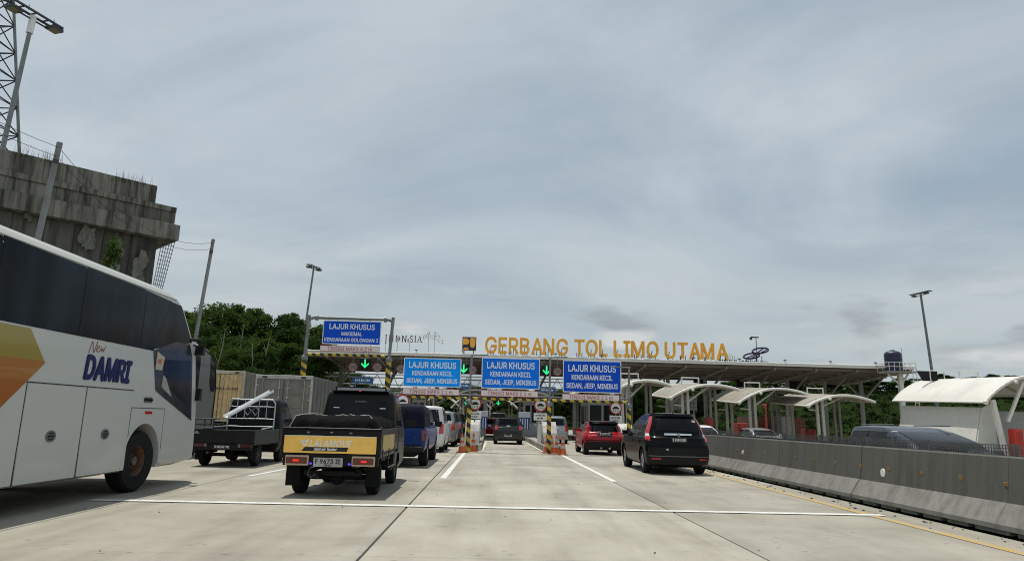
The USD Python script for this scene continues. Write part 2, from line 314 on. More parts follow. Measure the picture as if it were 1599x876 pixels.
class Shell:
    """a vehicle body: rounded plan outlines stacked in z. rows: (z, rear y, front y, half width, rear corner, front corner, rear crown)"""
    def __init__(self, rows, n=26):
        a = np.array(rows, float); self.z0, self.z1 = a[0, 0], a[-1, 0]
        self.f = PchipInterpolator(a[:, 0], a[:, 1:], axis=0)
        zs = np.unique(np.concatenate([np.linspace(self.z0, self.z1, n), a[:, 0]])); self.zs = zs
    def ring(self, z):
        yr, yf, hw, rr, rf, cr = self.f(z); pts = []
        for x in np.linspace(-(hw - rr), hw - rr, 7): pts.append((x, yr + cr * (x / hw) ** 2))
        for t in np.linspace(0, np.pi / 2, 7)[1:]:
            x = hw - rr + rr * math.sin(t); pts.append((x, yr + rr * (1 - math.cos(t)) + cr * (x / hw) ** 2))
        ys = np.linspace(yr + rr + cr, yf - rf - cr * .6, 12)[1:]
        for y in ys: pts.append((hw, y))
        for t in np.linspace(0, np.pi / 2, 7)[1:]:
            x = hw - rf + rf * math.cos(t); pts.append((x, yf - rf * (1 - math.sin(t)) - cr * .6 * (x / hw) ** 2))
        n = len(pts)
        for x in np.linspace(hw - rf, -(hw - rf), 7)[1:-1]: pts.append((x, yf - cr * .6 * (x / hw) ** 2))
        for (x, y) in pts[7 + 6 + 11 - 1 + 0: n][::-1]: pts.append((-x, y))
        for (x, y) in pts[7: 7 + 6 + 10][::-1]: pts.append((-x, y))
        out = [pts[0]]
        for p in pts[1:]:
            if abs(p[0] - out[-1][0]) + abs(p[1] - out[-1][1]) > 1e-7: out.append(p)
        return np.array(out)
    def mesh(self):
        rings = [self.ring(z) for z in self.zs]; k = min(len(r) for r in rings)
        assert all(len(r) == k for r in rings), [len(r) for r in rings]
        v = np.vstack([np.c_[r, np.full(k, z)] for r, z in zip(rings, self.zs)] + [[[0, rings[0][:, 1].mean(), self.z0]], [[0, rings[-1][:, 1].mean(), self.z1]]])
        f = []; L = len(rings)
        for a in range(L - 1):
            for i in range(k):
                j = (i + 1) % k; f += [(a * k + i, a * k + j, (a + 1) * k + j), (a * k + i, (a + 1) * k + j, (a + 1) * k + i)]
        for i in range(k):
            j = (i + 1) % k; f += [(L * k, j, i), (L * k + 1, (L - 1) * k + i, (L - 1) * k + j)]
        m = trimesh.Trimesh(v, f, process=False)
        if m.volume < 0: m.invert()
        return m
    def point(self, side, s, z):
        yr, yf, hw, rr, rf, cr = self.f(z)
        if side in ('rear', 'front'):
            x = np.clip(s, -hw * .999, hw * .999); r = rr if side == 'rear' else rf; e = max(abs(x) - (hw - r), 0); d = r - math.sqrt(max(r * r - e * e, 0))
            return np.array([x, yr + d + cr * (x / hw) ** 2 if side == 'rear' else yf - d - cr * .6 * (x / hw) ** 2, z])
        y = np.clip(s, yr + 1e-3, yf - 1e-3); e0, e1 = max(yr + rr + cr - y, 0), max(y - (yf - rf - cr * .6), 0)
        x = hw - (rr - math.sqrt(max(rr * rr - e0 * e0, 0)) if e0 else 0) - (rf - math.sqrt(max(rf * rf - e1 * e1, 0)) if e1 else 0)
        return np.array([x if side == 'right' else -x, y, z])
    def patch(self, side, quad, off=0.006, nu=8, nv=6, back=0.012):
        """quad: ((s, z) x 4): lower first, lower second, upper second, upper first"""
        (a, b, c, d) = [np.array(q, float) for q in quad]; F, B = [], []
        for v in np.linspace(0, 1, nv):
            for u in np.linspace(0, 1, nu):
                s, z = (1 - v) * ((1 - u) * a + u * b) + v * ((1 - u) * d + u * c)
                e = 0.01; p = self.point(side, s, z)
                n = np.cross(self.point(side, s + e, z) - self.point(side, s - e, z), self.point(side, s, min(z + e, self.z1)) - self.point(side, s, max(z - e, self.z0)))
                ref = {'rear': (0, -1, .2), 'front': (0, 1, .4), 'right': (1, 0, .2), 'left': (-1, 0, .2)}[side]
                n = n / max(np.linalg.norm(n), 1e-9)
                if n @ np.array(ref) < 0: n = -n
                F.append(p + n * off); B.append(p - n * back)
        N = nu * nv; v = np.array(F + B); f = []
        for j in range(nv - 1):
            for i in range(nu - 1):
                q = j * nu + i; f += [(q, q + 1, q + nu + 1), (q, q + nu + 1, q + nu), (N + q, N + q + nu + 1, N + q + 1), (N + q, N + q + nu, N + q + nu + 1)]
        edge = [i for i in range(nu)] + [j * nu + nu - 1 for j in range(1, nv)] + [(nv - 1) * nu + i for i in range(nu - 2, -1, -1)] + [j * nu for j in range(nv - 2, 0, -1)]
        for p, q in zip(edge, edge[1:] + edge[:1]): f += [(p, N + p, N + q), (p, N + q, q)]
        m = trimesh.Trimesh(v, f, process=False)
        if m.volume < 0: m.invert()
        return m
    def strip(self, side, pts, off=0.008, w=0.02):
        """thin bead along points (s, z) of the surface"""
        P = []
        for s, z in pts:
            p = self.point(side, s, z); P.append(p + np.array({'rear': (0, -1, 0), 'front': (0, 1, 0), 'right': (1, 0, 0), 'left': (-1, 0, 0)}[side]) * off)
        return pipe(P, w / 2, 6)
# ------------------------------------------------------------------ shared looks
RUB = mat('tyre_rubber', (0.011, 0.011, 0.011), 0.9, var=0.4, scale=12, spec=.2)
BLK = mat('black_plastic', (0.007, 0.007, 0.0075), 0.55, var=0.3, scale=8, spec=.25)
DGL = glass_dark('tinted_glass')
CHR = mat('chrome_trim', (0.75, 0.76, 0.78), 0.12, metal=1.0, var=0.05)
STL = mat('galvanised_steel', (0.19, 0.20, 0.20), 0.5, metal=0.35, var=0.22, scale=4)
ALU = mat('alloy_rim', (0.42, 0.43, 0.44), 0.35, metal=0.9, var=0.15)
DST = mat('dark_steel', (0.06, 0.06, 0.065), 0.5, metal=0.5, var=0.3, scale=6)
RED = mat('red_lamp', (0.42, 0.012, 0.012), 0.15, coat=0.8, var=0.1, scale=30)
REDON = mat('lit_red_lamp', (0.85, 0.02, 0.015), 0.2, var=0.05, emit=.75)
CLR = mat('clear_lamp', (0.62, 0.62, 0.62), 0.1, coat=1.0, var=0.1, scale=30)
AMB = mat('amber_lamp', (0.75, 0.30, 0.05), 0.2, coat=0.6, var=0.1, scale=30)
PLT = mat('white_plate', (0.40, 0.40, 0.38), 0.5, var=0.1, scale=20)
PLB = mat('black_plate', (0.02, 0.02, 0.02), 0.4, var=0.1)
INK = mat('black_ink', (0.012, 0.012, 0.012), 0.6)
WHT = mat('white_paint', (0.72, 0.72, 0.70), 0.4, var=0.08)
WINK = mat('white_ink', (0.80, 0.80, 0.79), 0.5, var=0.04)
UNDER = mat('vehicle_underside', (0.012, 0.012, 0.012), 0.9, var=0.3)

def wheel(parent, x, y, r, w=0.2, rim=ALU, steer=0.0, spokes=5, side=1):
    p = [(r * .62, -w / 2), (r * .9, -w / 2), (r * .97, -w * .42), (r, -w * .3), (r, w * .3), (r * .97, w * .42), (r * .9, w / 2), (r * .62, w / 2), (r * .58, w * .2), (r * .58, -w * .2), (r * .62, -w / 2)]
    T = trimesh.transformations.rotation_matrix(math.radians(steer), (0, 0, 1)); T[:3, 3] = (x, y, r)
    t = lathe(p, 28, 'x'); t.apply_transform(T)
    o = obj('wheel', t, RUB, parent, smooth=35)
    s = side
    d = [lathe([(0.001, s * w * .10), (r * .2, s * w * .13), (r * .52, s * w * .02), (r * .56, s * w * .34), (r * .64, s * w * .46), (r * .62, s * w * .2), (r * .3, -s * w * .1), (0.001, -s * w * .1)], 28, 'x')]
    for k in range(spokes):
        a = k * 2 * np.pi / spokes
        d.append(beam((s * w * .30, r * .1 * math.cos(a), r * .1 * math.sin(a)), (s * w * .38, r * .58 * math.cos(a), r * .58 * math.sin(a)), r * .15, w * .1, up=(1, 0, 0)))
    d.append(lathe([(0.001, s * w * .40), (r * .14, s * w * .38), (r * .16, s * w * .2), (0.001, s * w * .2)], 14, 'x'))
    d = cat_(d); d.apply_transform(T); obj('rim', d, rim, o, smooth=35)
    return o

def arches(m, wheels, hw, depth=0.42):
    """cuts the wheel housings out of a body"""
    b = to_mf(m)
    for (y, z, r) in wheels:
        for s in (-1, 1):
            c = trimesh.creation.cylinder(r, depth * 2, sections=28); c.apply_transform([[0, 0, 1, s * hw], [0, 1, 0, y], [-1, 0, 0, z], [0, 0, 0, 1]])
            b = b - to_mf(c)
    return from_mf(b)

def plate(parent, s, x, y, z, dark=False, w=0.43, h=0.135, small=None):
    o = obj('number_plate', box(x - w / 2, x + w / 2, y - .012, y + .012, z - h / 2, z + h / 2, .004), PLB if dark else PLT, parent)
    k = [text(s, h * .5, centre=(x, z + h * .1), width=w * .86, y=y - .013)]
    if small: k.append(text(small, h * .2, centre=(x, z - h * .33), y=y - .013))
    obj('plate_number', k, WINK if dark else INK, o)

def mirrors(parent, hw, y, z, m, s=1.0):
    for k in (-1, 1):
        h = hull([(k * (hw + a), y + b, z + c) for a, b, c in ((.02, 0, 0), (.22 * s, -.02, -.02), (.24 * s, .02, .13 * s), (.04, .03, .13 * s), (.04, .12, .02), (.2 * s, .12, .04), (.18 * s, .1, .12 * s))])
        obj('side_mirror', h, m, parent, smooth=30)

def hatch(name, label, cat, loc, rotz, body, spec, rows, wh, group=None, tail=RED, plate_s=None, plate_dark=True):
    """a hatchback, people carrier or off-roader, rear bumper at local y = 0"""
    t = thing(name, label, cat, loc, rotz, group)
    sh = Shell(rows); hw = max(r[3] for r in rows); belt, roof = spec['belt'], spec['roof']
    b = arches(sh.mesh(), [(y, wh[0], wh[0] + .06) for y in wh[1:]], hw)
    obj('body', b, body, t, smooth=38)
    for y in wh[1:]:
        for s in (-1, 1): wheel(t, s * (hw - .13), y, wh[0], .21, side=s, rim=spec.get('rim', ALU))
    obj('underbody', box(-hw + .25, hw - .25, .25, rows[0][2] - .3, .2, .42), UNDER, t)
    f = lambda z: sh.f(z)
    # rear glass, side glass, windscreen
    z0, z1 = spec['rg']; a0, a1 = f(z0)[2] - spec.get('rgm', .17), f(z1)[2] - spec.get('rgm', .17)
    obj('rear_window', sh.patch('rear', [(-a0, z0), (a0, z0), (a1, z1), (-a1, z1)], .004, 12, 6), DGL, t, smooth=30)
    for s in ('left', 'right'):
        for (q0, q1, q2, q3) in spec['sides']:
            obj('side_window', sh.patch(s, [(q0, belt + .03), (q1, belt + .03), (q2, roof - .13), (q3, roof - .13)], .004, 6, 5), DGL, t, smooth=30)
    zf0, zf1 = spec.get('ws', (belt + .04, roof - .13)); c0, c1 = f(zf0)[2] - .1, f(zf1)[2] - .12
    obj('windscreen', sh.patch('front', [(-c0, zf0), (c0, zf0), (c1, zf1), (-c1, zf1)], .010, 10, 18), DGL, t, smooth=30)
    # lamps, bumper, handle, plate
    for s in (-1, 1):
        for q in spec['lamps']:
            quad = [(s * x, z) for x, z in q[:4]]
            obj('tail_lamp', sh.patch('rear', quad, .012, 6, 5, .02), q[4] if len(q) > 4 else tail, t, smooth=30)
    zb0, zb1 = spec['bumper']; e0 = f(zb0)[2] - .02
    obj('rear_bumper', sh.patch('rear', [(-e0, zb0), (e0, zb0), (e0, zb1), (-e0, zb1)], .035, 18, 4, .03), spec.get('bm', BLK), t, smooth=35)
    zp = spec['plate']; yp = sh.point('rear', 0, zp)[1] - .012
    if plate_s: plate(t, plate_s, 0, yp - .01, zp, plate_dark)
    gw, zg = spec.get('garnish', (.36, zp + .12))
    obj('garnish', sh.patch('rear', [(-gw, zg - .025), (gw, zg - .025), (gw, zg + .03), (-gw, zg + .03)], .022, 8, 3), spec.get('gm', CHR), t, smooth=30)
    mirrors(t, f(belt + .05)[2] - .03, spec['my'], belt + .02, body)
    for s in (-1, 1):
        obj('headlamp', sh.patch('front', [(s * (f(.7)[2] - .42), .62), (s * (f(.7)[2] - .05), .66), (s * (f(.8)[2] - .07), .8), (s * (f(.78)[2] - .4), .76)], .01, 6, 4), CLR, t, smooth=30)
    obj('wiper', pipe([sh.point('rear', .02, z0 + .02) + (0, -.02, 0), sh.point('rear', .3, z0 + .07) + (0, -.03, 0)], .011, 6), BLK, t)
    # trunk shut line and window frames
    obj('shut_line', [sh.strip('rear', [(-a0 - .03, zb1 + .02), (-a0 - .04, z0)], .001, .012), sh.strip('rear', [(a0 + .03, zb1 + .02), (a0 + .04, z0)], .001, .012)], INK, t)
    for s in ('left', 'right'):
        for yy in spec.get('doors', ()): obj('door_seam', sh.strip(s, [(yy, .35), (yy, belt + .02)], .0, .010), INK, t)
        for yy in spec.get('doors', ())[:2]: obj('door_handle', sh.patch(s, [(yy - .02, belt - .14), (yy + .18, belt - .14), (yy + .18, belt - .11), (yy - .02, belt - .11)], .03, 4, 2), spec.get('hm', body), t)
    for e in spec.get('extra', ()): e(t, sh)
    return t
def tower_rows(L, W, H, belt, cowl, hood, rs=.0, rt=.22, tumble=.14, sill=.22, wf=1.45, cr=.06):
    """generic body rows: rs = how far the tail leans in at the belt, rt at the roof"""
    h = W / 2
    return [(sill, .16, L - .2, h - .10, .22, .35, cr), (sill + .14, .03, L - .05, h - .02, .22, .4, cr), (min(.62, hood - .22), .0, L, h, .22, .45, cr), (min(.80, hood - .06), .03, L - .08, h, .24, .5, cr),
            (hood, .05 + rs * .6, L - .3, h - .01, .25, .5, cr), (hood + .07, .06 + rs * .8, cowl + .55, h - .02, .25, .3, cr), (belt, .07 + rs, cowl, h - .03, .25, .22, cr),
            (belt + (H - belt) * .5, .07 + rs + (rt - rs) * .42, cowl - wf * .45, h - .03 - tumble * .5, .24, .22, cr), (H - .10, rt, cowl - wf * .86, h - .05 - tumble, .22, .22, cr),
            (H - .035, rt + .05, cowl - wf - .08, h - .10 - tumble, .22, .25, cr), (H, rt + .35, cowl - wf - .5, h - .32 - tumble, .2, .3, cr)]

# ------------------------------------------------------------------ black off-roader (right lane)
P_BLACK = paint('black_car_paint', (0.0022, 0.0024, 0.0026), .22, dirt=.01, coat=.06, spec=.10)
def crv_extra(t, sh):
    obj('spoiler', sh.patch('rear', [(-.66, 1.555), (.66, 1.555), (.60, 1.625), (-.60, 1.625)], .045, 10, 4, .05), P_BLACK, t, smooth=35)
    obj('emblem', [lathe([(.052, -.008), (.052, .008), (.040, .008), (.040, -.008), (.052, -.008)], 20, 'y', (0, sh.point('rear', 0, 1.075)[1] - .035, 1.075)),
        beam((-.022, sh.point('rear', 0, 1.075)[1] - .036, 1.045), (-.026, sh.point('rear', 0, 1.075)[1] - .036, 1.105), .012, .01), beam((.022, sh.point('rear', 0, 1.075)[1] - .036, 1.045), (.026, sh.point('rear', 0, 1.075)[1] - .036, 1.105), .012, .01),
        box(-.024, .024, sh.point('rear', 0, 1.075)[1] - .041, sh.point('rear', 0, 1.075)[1] - .031, 1.07, 1.082)], CHR, t)
    obj('model_name', [text('CR-V', .04, centre=(-.52, 1.0), y=sh.point('rear', -.52, 1.0)[1] - .012)], CHR, t)
    obj('bumper_trim', sh.patch('rear', [(-.80, .50), (.80, .50), (.80, .515), (-.80, .515)], .045, 14, 2), mat('grey_trim', (.18, .18, .18), .4), t, smooth=30)
    for s in (-1, 1): obj('bumper_reflector', sh.patch('rear', [(s * .52, .42), (s * .74, .42), (s * .74, .455), (s * .52, .455)], .05, 5, 2), RED, t)
    obj('tow_plate_glint', sh.patch('rear', [(-.38, .665), (-.32, .665), (-.32, .69), (-.38, .69)], .04, 3, 2), CHR, t)
    obj('sticker', sh.patch('rear', [(.46, 1.42), (.56, 1.42), (.56, 1.48), (.46, 1.48)], .008, 3, 3), mat('pale_sticker', (.35, .33, .30), .6), t)
    obj('roof_aerial', tube((0, .75, 1.67), (0, .60, 1.76), .012, .005, 6), BLK, t)
hatch('off_roader', 'black off-roader with tall red tail lamps nearest the concrete barrier', 'car', (5.28, 19.35, 0), 0, P_BLACK,
      dict(belt=1.0, roof=1.68, rg=(1.17, 1.50), rgm=.20, sides=[(.42, 1.05, 1.1, .62), (1.15, 2.0, 2.0, 1.18), (2.1, 3.05, 2.45, 2.1)], my=2.95,
           lamps=[((.765, .90), (.87, .92), (.86, 1.02), (.765, 1.02), RED), ((.765, 1.025), (.86, 1.025), (.84, 1.10), (.755, 1.10), CLR), ((.755, 1.105), (.835, 1.105), (.655, 1.57), (.595, 1.57), RED)],
           bumper=(.30, .72), plate=.93, garnish=(.38, 1.075), doors=(1.1, 2.05, 3.2), extra=(crv_extra,)),
      tower_rows(4.5, 1.78, 1.68, 1.0, 3.35, .92, rs=.07, rt=.46, tumble=.205, wf=1.25, cr=.17), (.345, .86, 3.48), plate_s='B 2404 UBA')

# ------------------------------------------------------------------ small red hatchback
P_RED = paint('red_car_paint', (0.34, 0.003, 0.010), .22, dirt=.02, spec=.25)
def mini_extra(t, sh):
    obj('roof_panel', [hull([(x, y, z) for x, y, z in ((-.58, .42, 1.39), (.58, .42, 1.39), (-.6, 1.9, 1.40), (.6, 1.9, 1.40), (-.45, .6, 1.425), (.45, .6, 1.425), (-.45, 1.7, 1.425), (.45, 1.7, 1.425))])], P_BLACK, t, smooth=30)
    obj('roof_spoiler', sh.patch('rear', [(-.60, 1.26), (.60, 1.26), (.56, 1.34), (-.56, 1.34)], .08, 8, 4, .05), P_BLACK, t, smooth=30)
    obj('rear_pillars', sh.patch('rear', [(-.84, .965), (.84, .965), (.62, 1.30), (-.62, 1.30)], .002, 14, 6), P_BLACK, t, smooth=30)
    for s in ('left', 'right'): obj('side_pillars', sh.patch(s, [(.12, .965), (2.55, .965), (2.05, 1.32), (.45, 1.32)], .002, 12, 5), P_BLACK, t, smooth=30)
    obj('waist_band', sh.patch('rear', [(-.78, .60), (.78, .60), (.78, .63), (-.78, .63)], .02, 14, 2), BLK, t)
    for s in (-1, 1): obj('exhaust_pipe', tube((s * .18, -.05, .3), (s * .18, .2, .3), .04, n=12), CHR, t)
    obj('plate_recess', sh.patch('rear', [(-.32, .76), (.32, .76), (.30, .98), (-.30, .98)], .01, 6, 4), BLK, t)
hatch('small_hatchback', 'small red hatchback with a black roof ahead of the black off-roader', 'car', (4.93, 29.7, 0), 0, P_RED,
      dict(belt=.93, roof=1.42, rg=(1.01, 1.27), rgm=.14, sides=[(.55, 1.3, 1.3, .7), (1.4, 2.3, 2.05, 1.42)], my=2.35,
           lamps=[((.56, .74), (.70, .74), (.70, .92), (.56, .92), RED)], bumper=(.26, .56), plate=.86, garnish=(.16, .955), gm=P_BLACK, doors=(1.36, 2.5), extra=(mini_extra,)),
      tower_rows(3.85, 1.74, 1.42, .93, 2.75, .86, rs=.06, rt=.36, tumble=.19, wf=.85, cr=.20), (.31, .62, 3.12), plate_s='B 1 LM', plate_dark=False)

# ------------------------------------------------------------------ black hatchback in the middle lane
def mid_extra(t, sh):
    obj('spoiler', sh.patch('rear', [(-.56, 1.38), (.56, 1.38), (.52, 1.43), (-.52, 1.43)], .06, 8, 3, .04), P_CHAR, t, smooth=30)
    obj('emblem', lathe([(.045, -.01), (.045, .01), (.030, .01), (.030, -.01), (.045, -.01)], 16, 'y', (0, sh.point('rear', 0, .98)[1] - .03, .98)), CHR, t)
P_CHAR = paint('charcoal_car_paint', (0.016, 0.016, 0.017), .25, dirt=.05, coat=.3, spec=.3)
hatch('compact_hatchback', 'charcoal compact hatchback alone in the middle lane between the kerbs', 'car', (1.13, 39.9, 0), 0, P_CHAR,
      dict(belt=.95, roof=1.48, rg=(1.06, 1.36), rgm=.2, sides=[(.45, 1.25, 1.3, .55), (1.35, 2.35, 2.0, 1.38)], my=2.4,
           lamps=[((.60, .80), (.76, .82), (.73, 1.05), (.61, 1.03), RED)], bumper=(.24, .62), bm=P_CHAR, plate=.50, garnish=(.10, 1.01), doors=(1.3, 2.5), extra=(mid_extra,)),
      tower_rows(3.6, 1.66, 1.48, .95, 2.75, .87, rs=.03, rt=.25, tumble=.12, wf=.95, cr=.10), (.28, .55, 3.05), plate_s='B 2716', plate_dark=False)

# ------------------------------------------------------------------ cars queuing left of the middle lane, and farther ones
def queue_car(label, x, y, H, paint_, name='people_carrier', cat='car', L=4.2, W=1.70, tall=True, lamps=None, plate_s=None, group=None, rotz=0.0, wf=1.1, cowl=3.15, extra=()):
    b = H * .60
    return hatch(name, label, cat, (x, y, 0), rotz, paint_,
        dict(belt=b, roof=H, rg=(b + .1, H - .16), rgm=.16, sides=[(.4, 1.1, 1.15, .5), (1.2, 2.15, 2.1, 1.2), (2.25, 2.95, 2.5, 2.2)], my=2.9,
             lamps=lamps or [((W / 2 - .24, b - .25), (W / 2 - .04, b - .22), (W / 2 - .06, b + .12), (W / 2 - .2, b + .12), RED)], bumper=(.28, .62), bm=paint_, plate=.72, garnish=(.3, b - .05), doors=(1.15, 2.2), extra=extra),
        tower_rows(L, W, H, b, cowl, b - .1, rs=.03, rt=.2, tumble=.12, wf=wf, cr=.08), (.32, .72, 3.3), group=group, plate_s=plate_s)
P_WHITE = paint('white_car_paint', (0.62, 0.62, 0.61), .28, dirt=.12)
P_SILV = paint('silver_car_paint', (0.30, 0.31, 0.32), .3, metal=.5, dirt=.10)
P_GREY = paint('grey_car_paint', (0.03, 0.031, 0.034), .28, metal=.2, dirt=.05, coat=.2, spec=.3)
P_NAVY = paint('slate_car_paint', (0.014, 0.018, 0.026), .25, dirt=.05, coat=.3, spec=.3)
queue_car('white van with red tail lamps just ahead of the blue pickup', -2.62, 28.6, 1.86, P_WHITE, 'white_van', 'van', lamps=[((.62, .75), (.80, .75), (.79, 1.15), (.66, 1.15), RED)])
queue_car('silver people carrier queuing behind the dark cars left of the cones', -2.45, 34.6, 1.72, P_SILV)
queue_car('dark grey people carrier directly ahead of the silver one in the left queue', -2.40, 40.3, 1.72, P_GREY)
queue_car('black people carrier farthest forward in the left queue by the kerb', -2.35, 46.0, 1.70, P_BLACK)
queue_car('silver off-roader half hidden by the striped post right of the middle lane', 4.02, 43.0, 1.66, P_SILV, 'off_roader', W=1.8)
queue_car('black car waiting beyond the silver off-roader', 4.25, 58.0, 1.5, P_BLACK, 'saloon_car')
queue_car('red car waiting ahead of the charcoal hatchback', .30, 56.5, 1.5, P_RED, 'saloon_car', plate_s='B 1207')
queue_car('tall dark van ahead of the red car beyond the booths', .9, 66.0, 2.0, P_GREY, 'dark_van', 'van', W=1.75)
queue_car('white car beyond the booths in the lane left of the middle', -2.6, 55.5, 1.6, P_WHITE, 'saloon_car')
queue_car('slate car farthest off in the lane right of the middle', 4.4, 70.0, 1.6, P_NAVY, 'saloon_car')
def low_extra(t, sh):
    for s in ('left', 'right'):
        obj('window_trim', [sh.strip(s, [(y, .93) for y in np.linspace(.3, 3.3, 8)], .006, .022), sh.strip(s, [(y, 1.335) for y in np.linspace(.55, 2.2, 8)], .006, .02)], mat('dull_trim', (.16, .17, .18), .3, metal=.6), t, smooth=40)
        obj('pillar', sh.patch(s, [(1.12, .93), (1.20, .93), (1.20, 1.34), (1.14, 1.34)], .009, 3, 5), BLK, t)
    k = {'left': -1, 'right': 1}
    for s in k: obj('roof_rail', pipe([(k[s] * .62, y, 1.475) for y in (.7, .8, 1.9, 2.0)], .016, 6), mat('dull_trim', (.16, .17, .18), .3), t)
    obj('screen_wiper', pipe([sh.point('front', -.2, 1.0) + (0, .03, .02), sh.point('front', .35, 1.04) + (0, .02, .03)], .012, 6), BLK, t)
# oncoming side, behind the barrier: cars that face the camera
queue_car('low dark people carrier passing close behind the concrete barrier', 9.32, 16.9, 1.455, P_NAVY, L=4.6, W=1.74, rotz=180, wf=1.7, cowl=3.5, extra=(low_extra,))
queue_car('white car mostly hidden by the barrier beside the black off-roader', 10.2, 36.0, 1.36, P_WHITE, 'saloon_car', rotz=180)
queue_car('pale silver car whose roof shows over the barrier beyond the white car', 17.3, 46.5, 1.24, P_SILV, 'saloon_car', rotz=180)

# ------------------------------------------------------------------ pickups
P_BED = paint('black_truck_paint', (0.005, 0.005, 0.0055), .4, dirt=.05, coat=.1, spec=.2)
YEL = mat('yellow_board', (0.96, 0.58, 0.12), 0.45, var=.12, scale=6)
def cab(parent, y0, y1, W, H, belt, paint_, floor=.45, rake=.75):
    h = W / 2
    sh = Shell([(floor - .15, y0 + .02, y1 - .12, h - .08, .06, .2, 0), (floor, y0, y1, h - .01, .06, .22, 0), (belt - .15, y0, y1 - .02, h, .06, .25, 0), (belt, y0, y1 - .12, h - .01, .06, .22, 0),
                (belt + (H - belt) * .55, y0 + .03, y1 - .12 - rake * .55, h - .06, .08, .2, 0), (H - .10, y0 + .06, y1 - .12 - rake * .9, h - .10, .1, .2, 0), (H - .03, y0 + .10, y1 - .2 - rake, h - .15, .1, .2, 0), (H, y0 + .25, y1 - .4 - rake, h - .3, .1, .2, 0)])
    return sh

def box_rail(x0, x1, y0, y1, z0, z1, t=.03):
    return [box(x0, x1, y0, y0 + t, z0, z1), box(x0, x1, y1 - t, y1, z0, z1), box(x0, x0 + t, y0 + t, y1 - t, z0, z1), box(x1 - t, x1, y0 + t, y1 - t, z0, z1)]

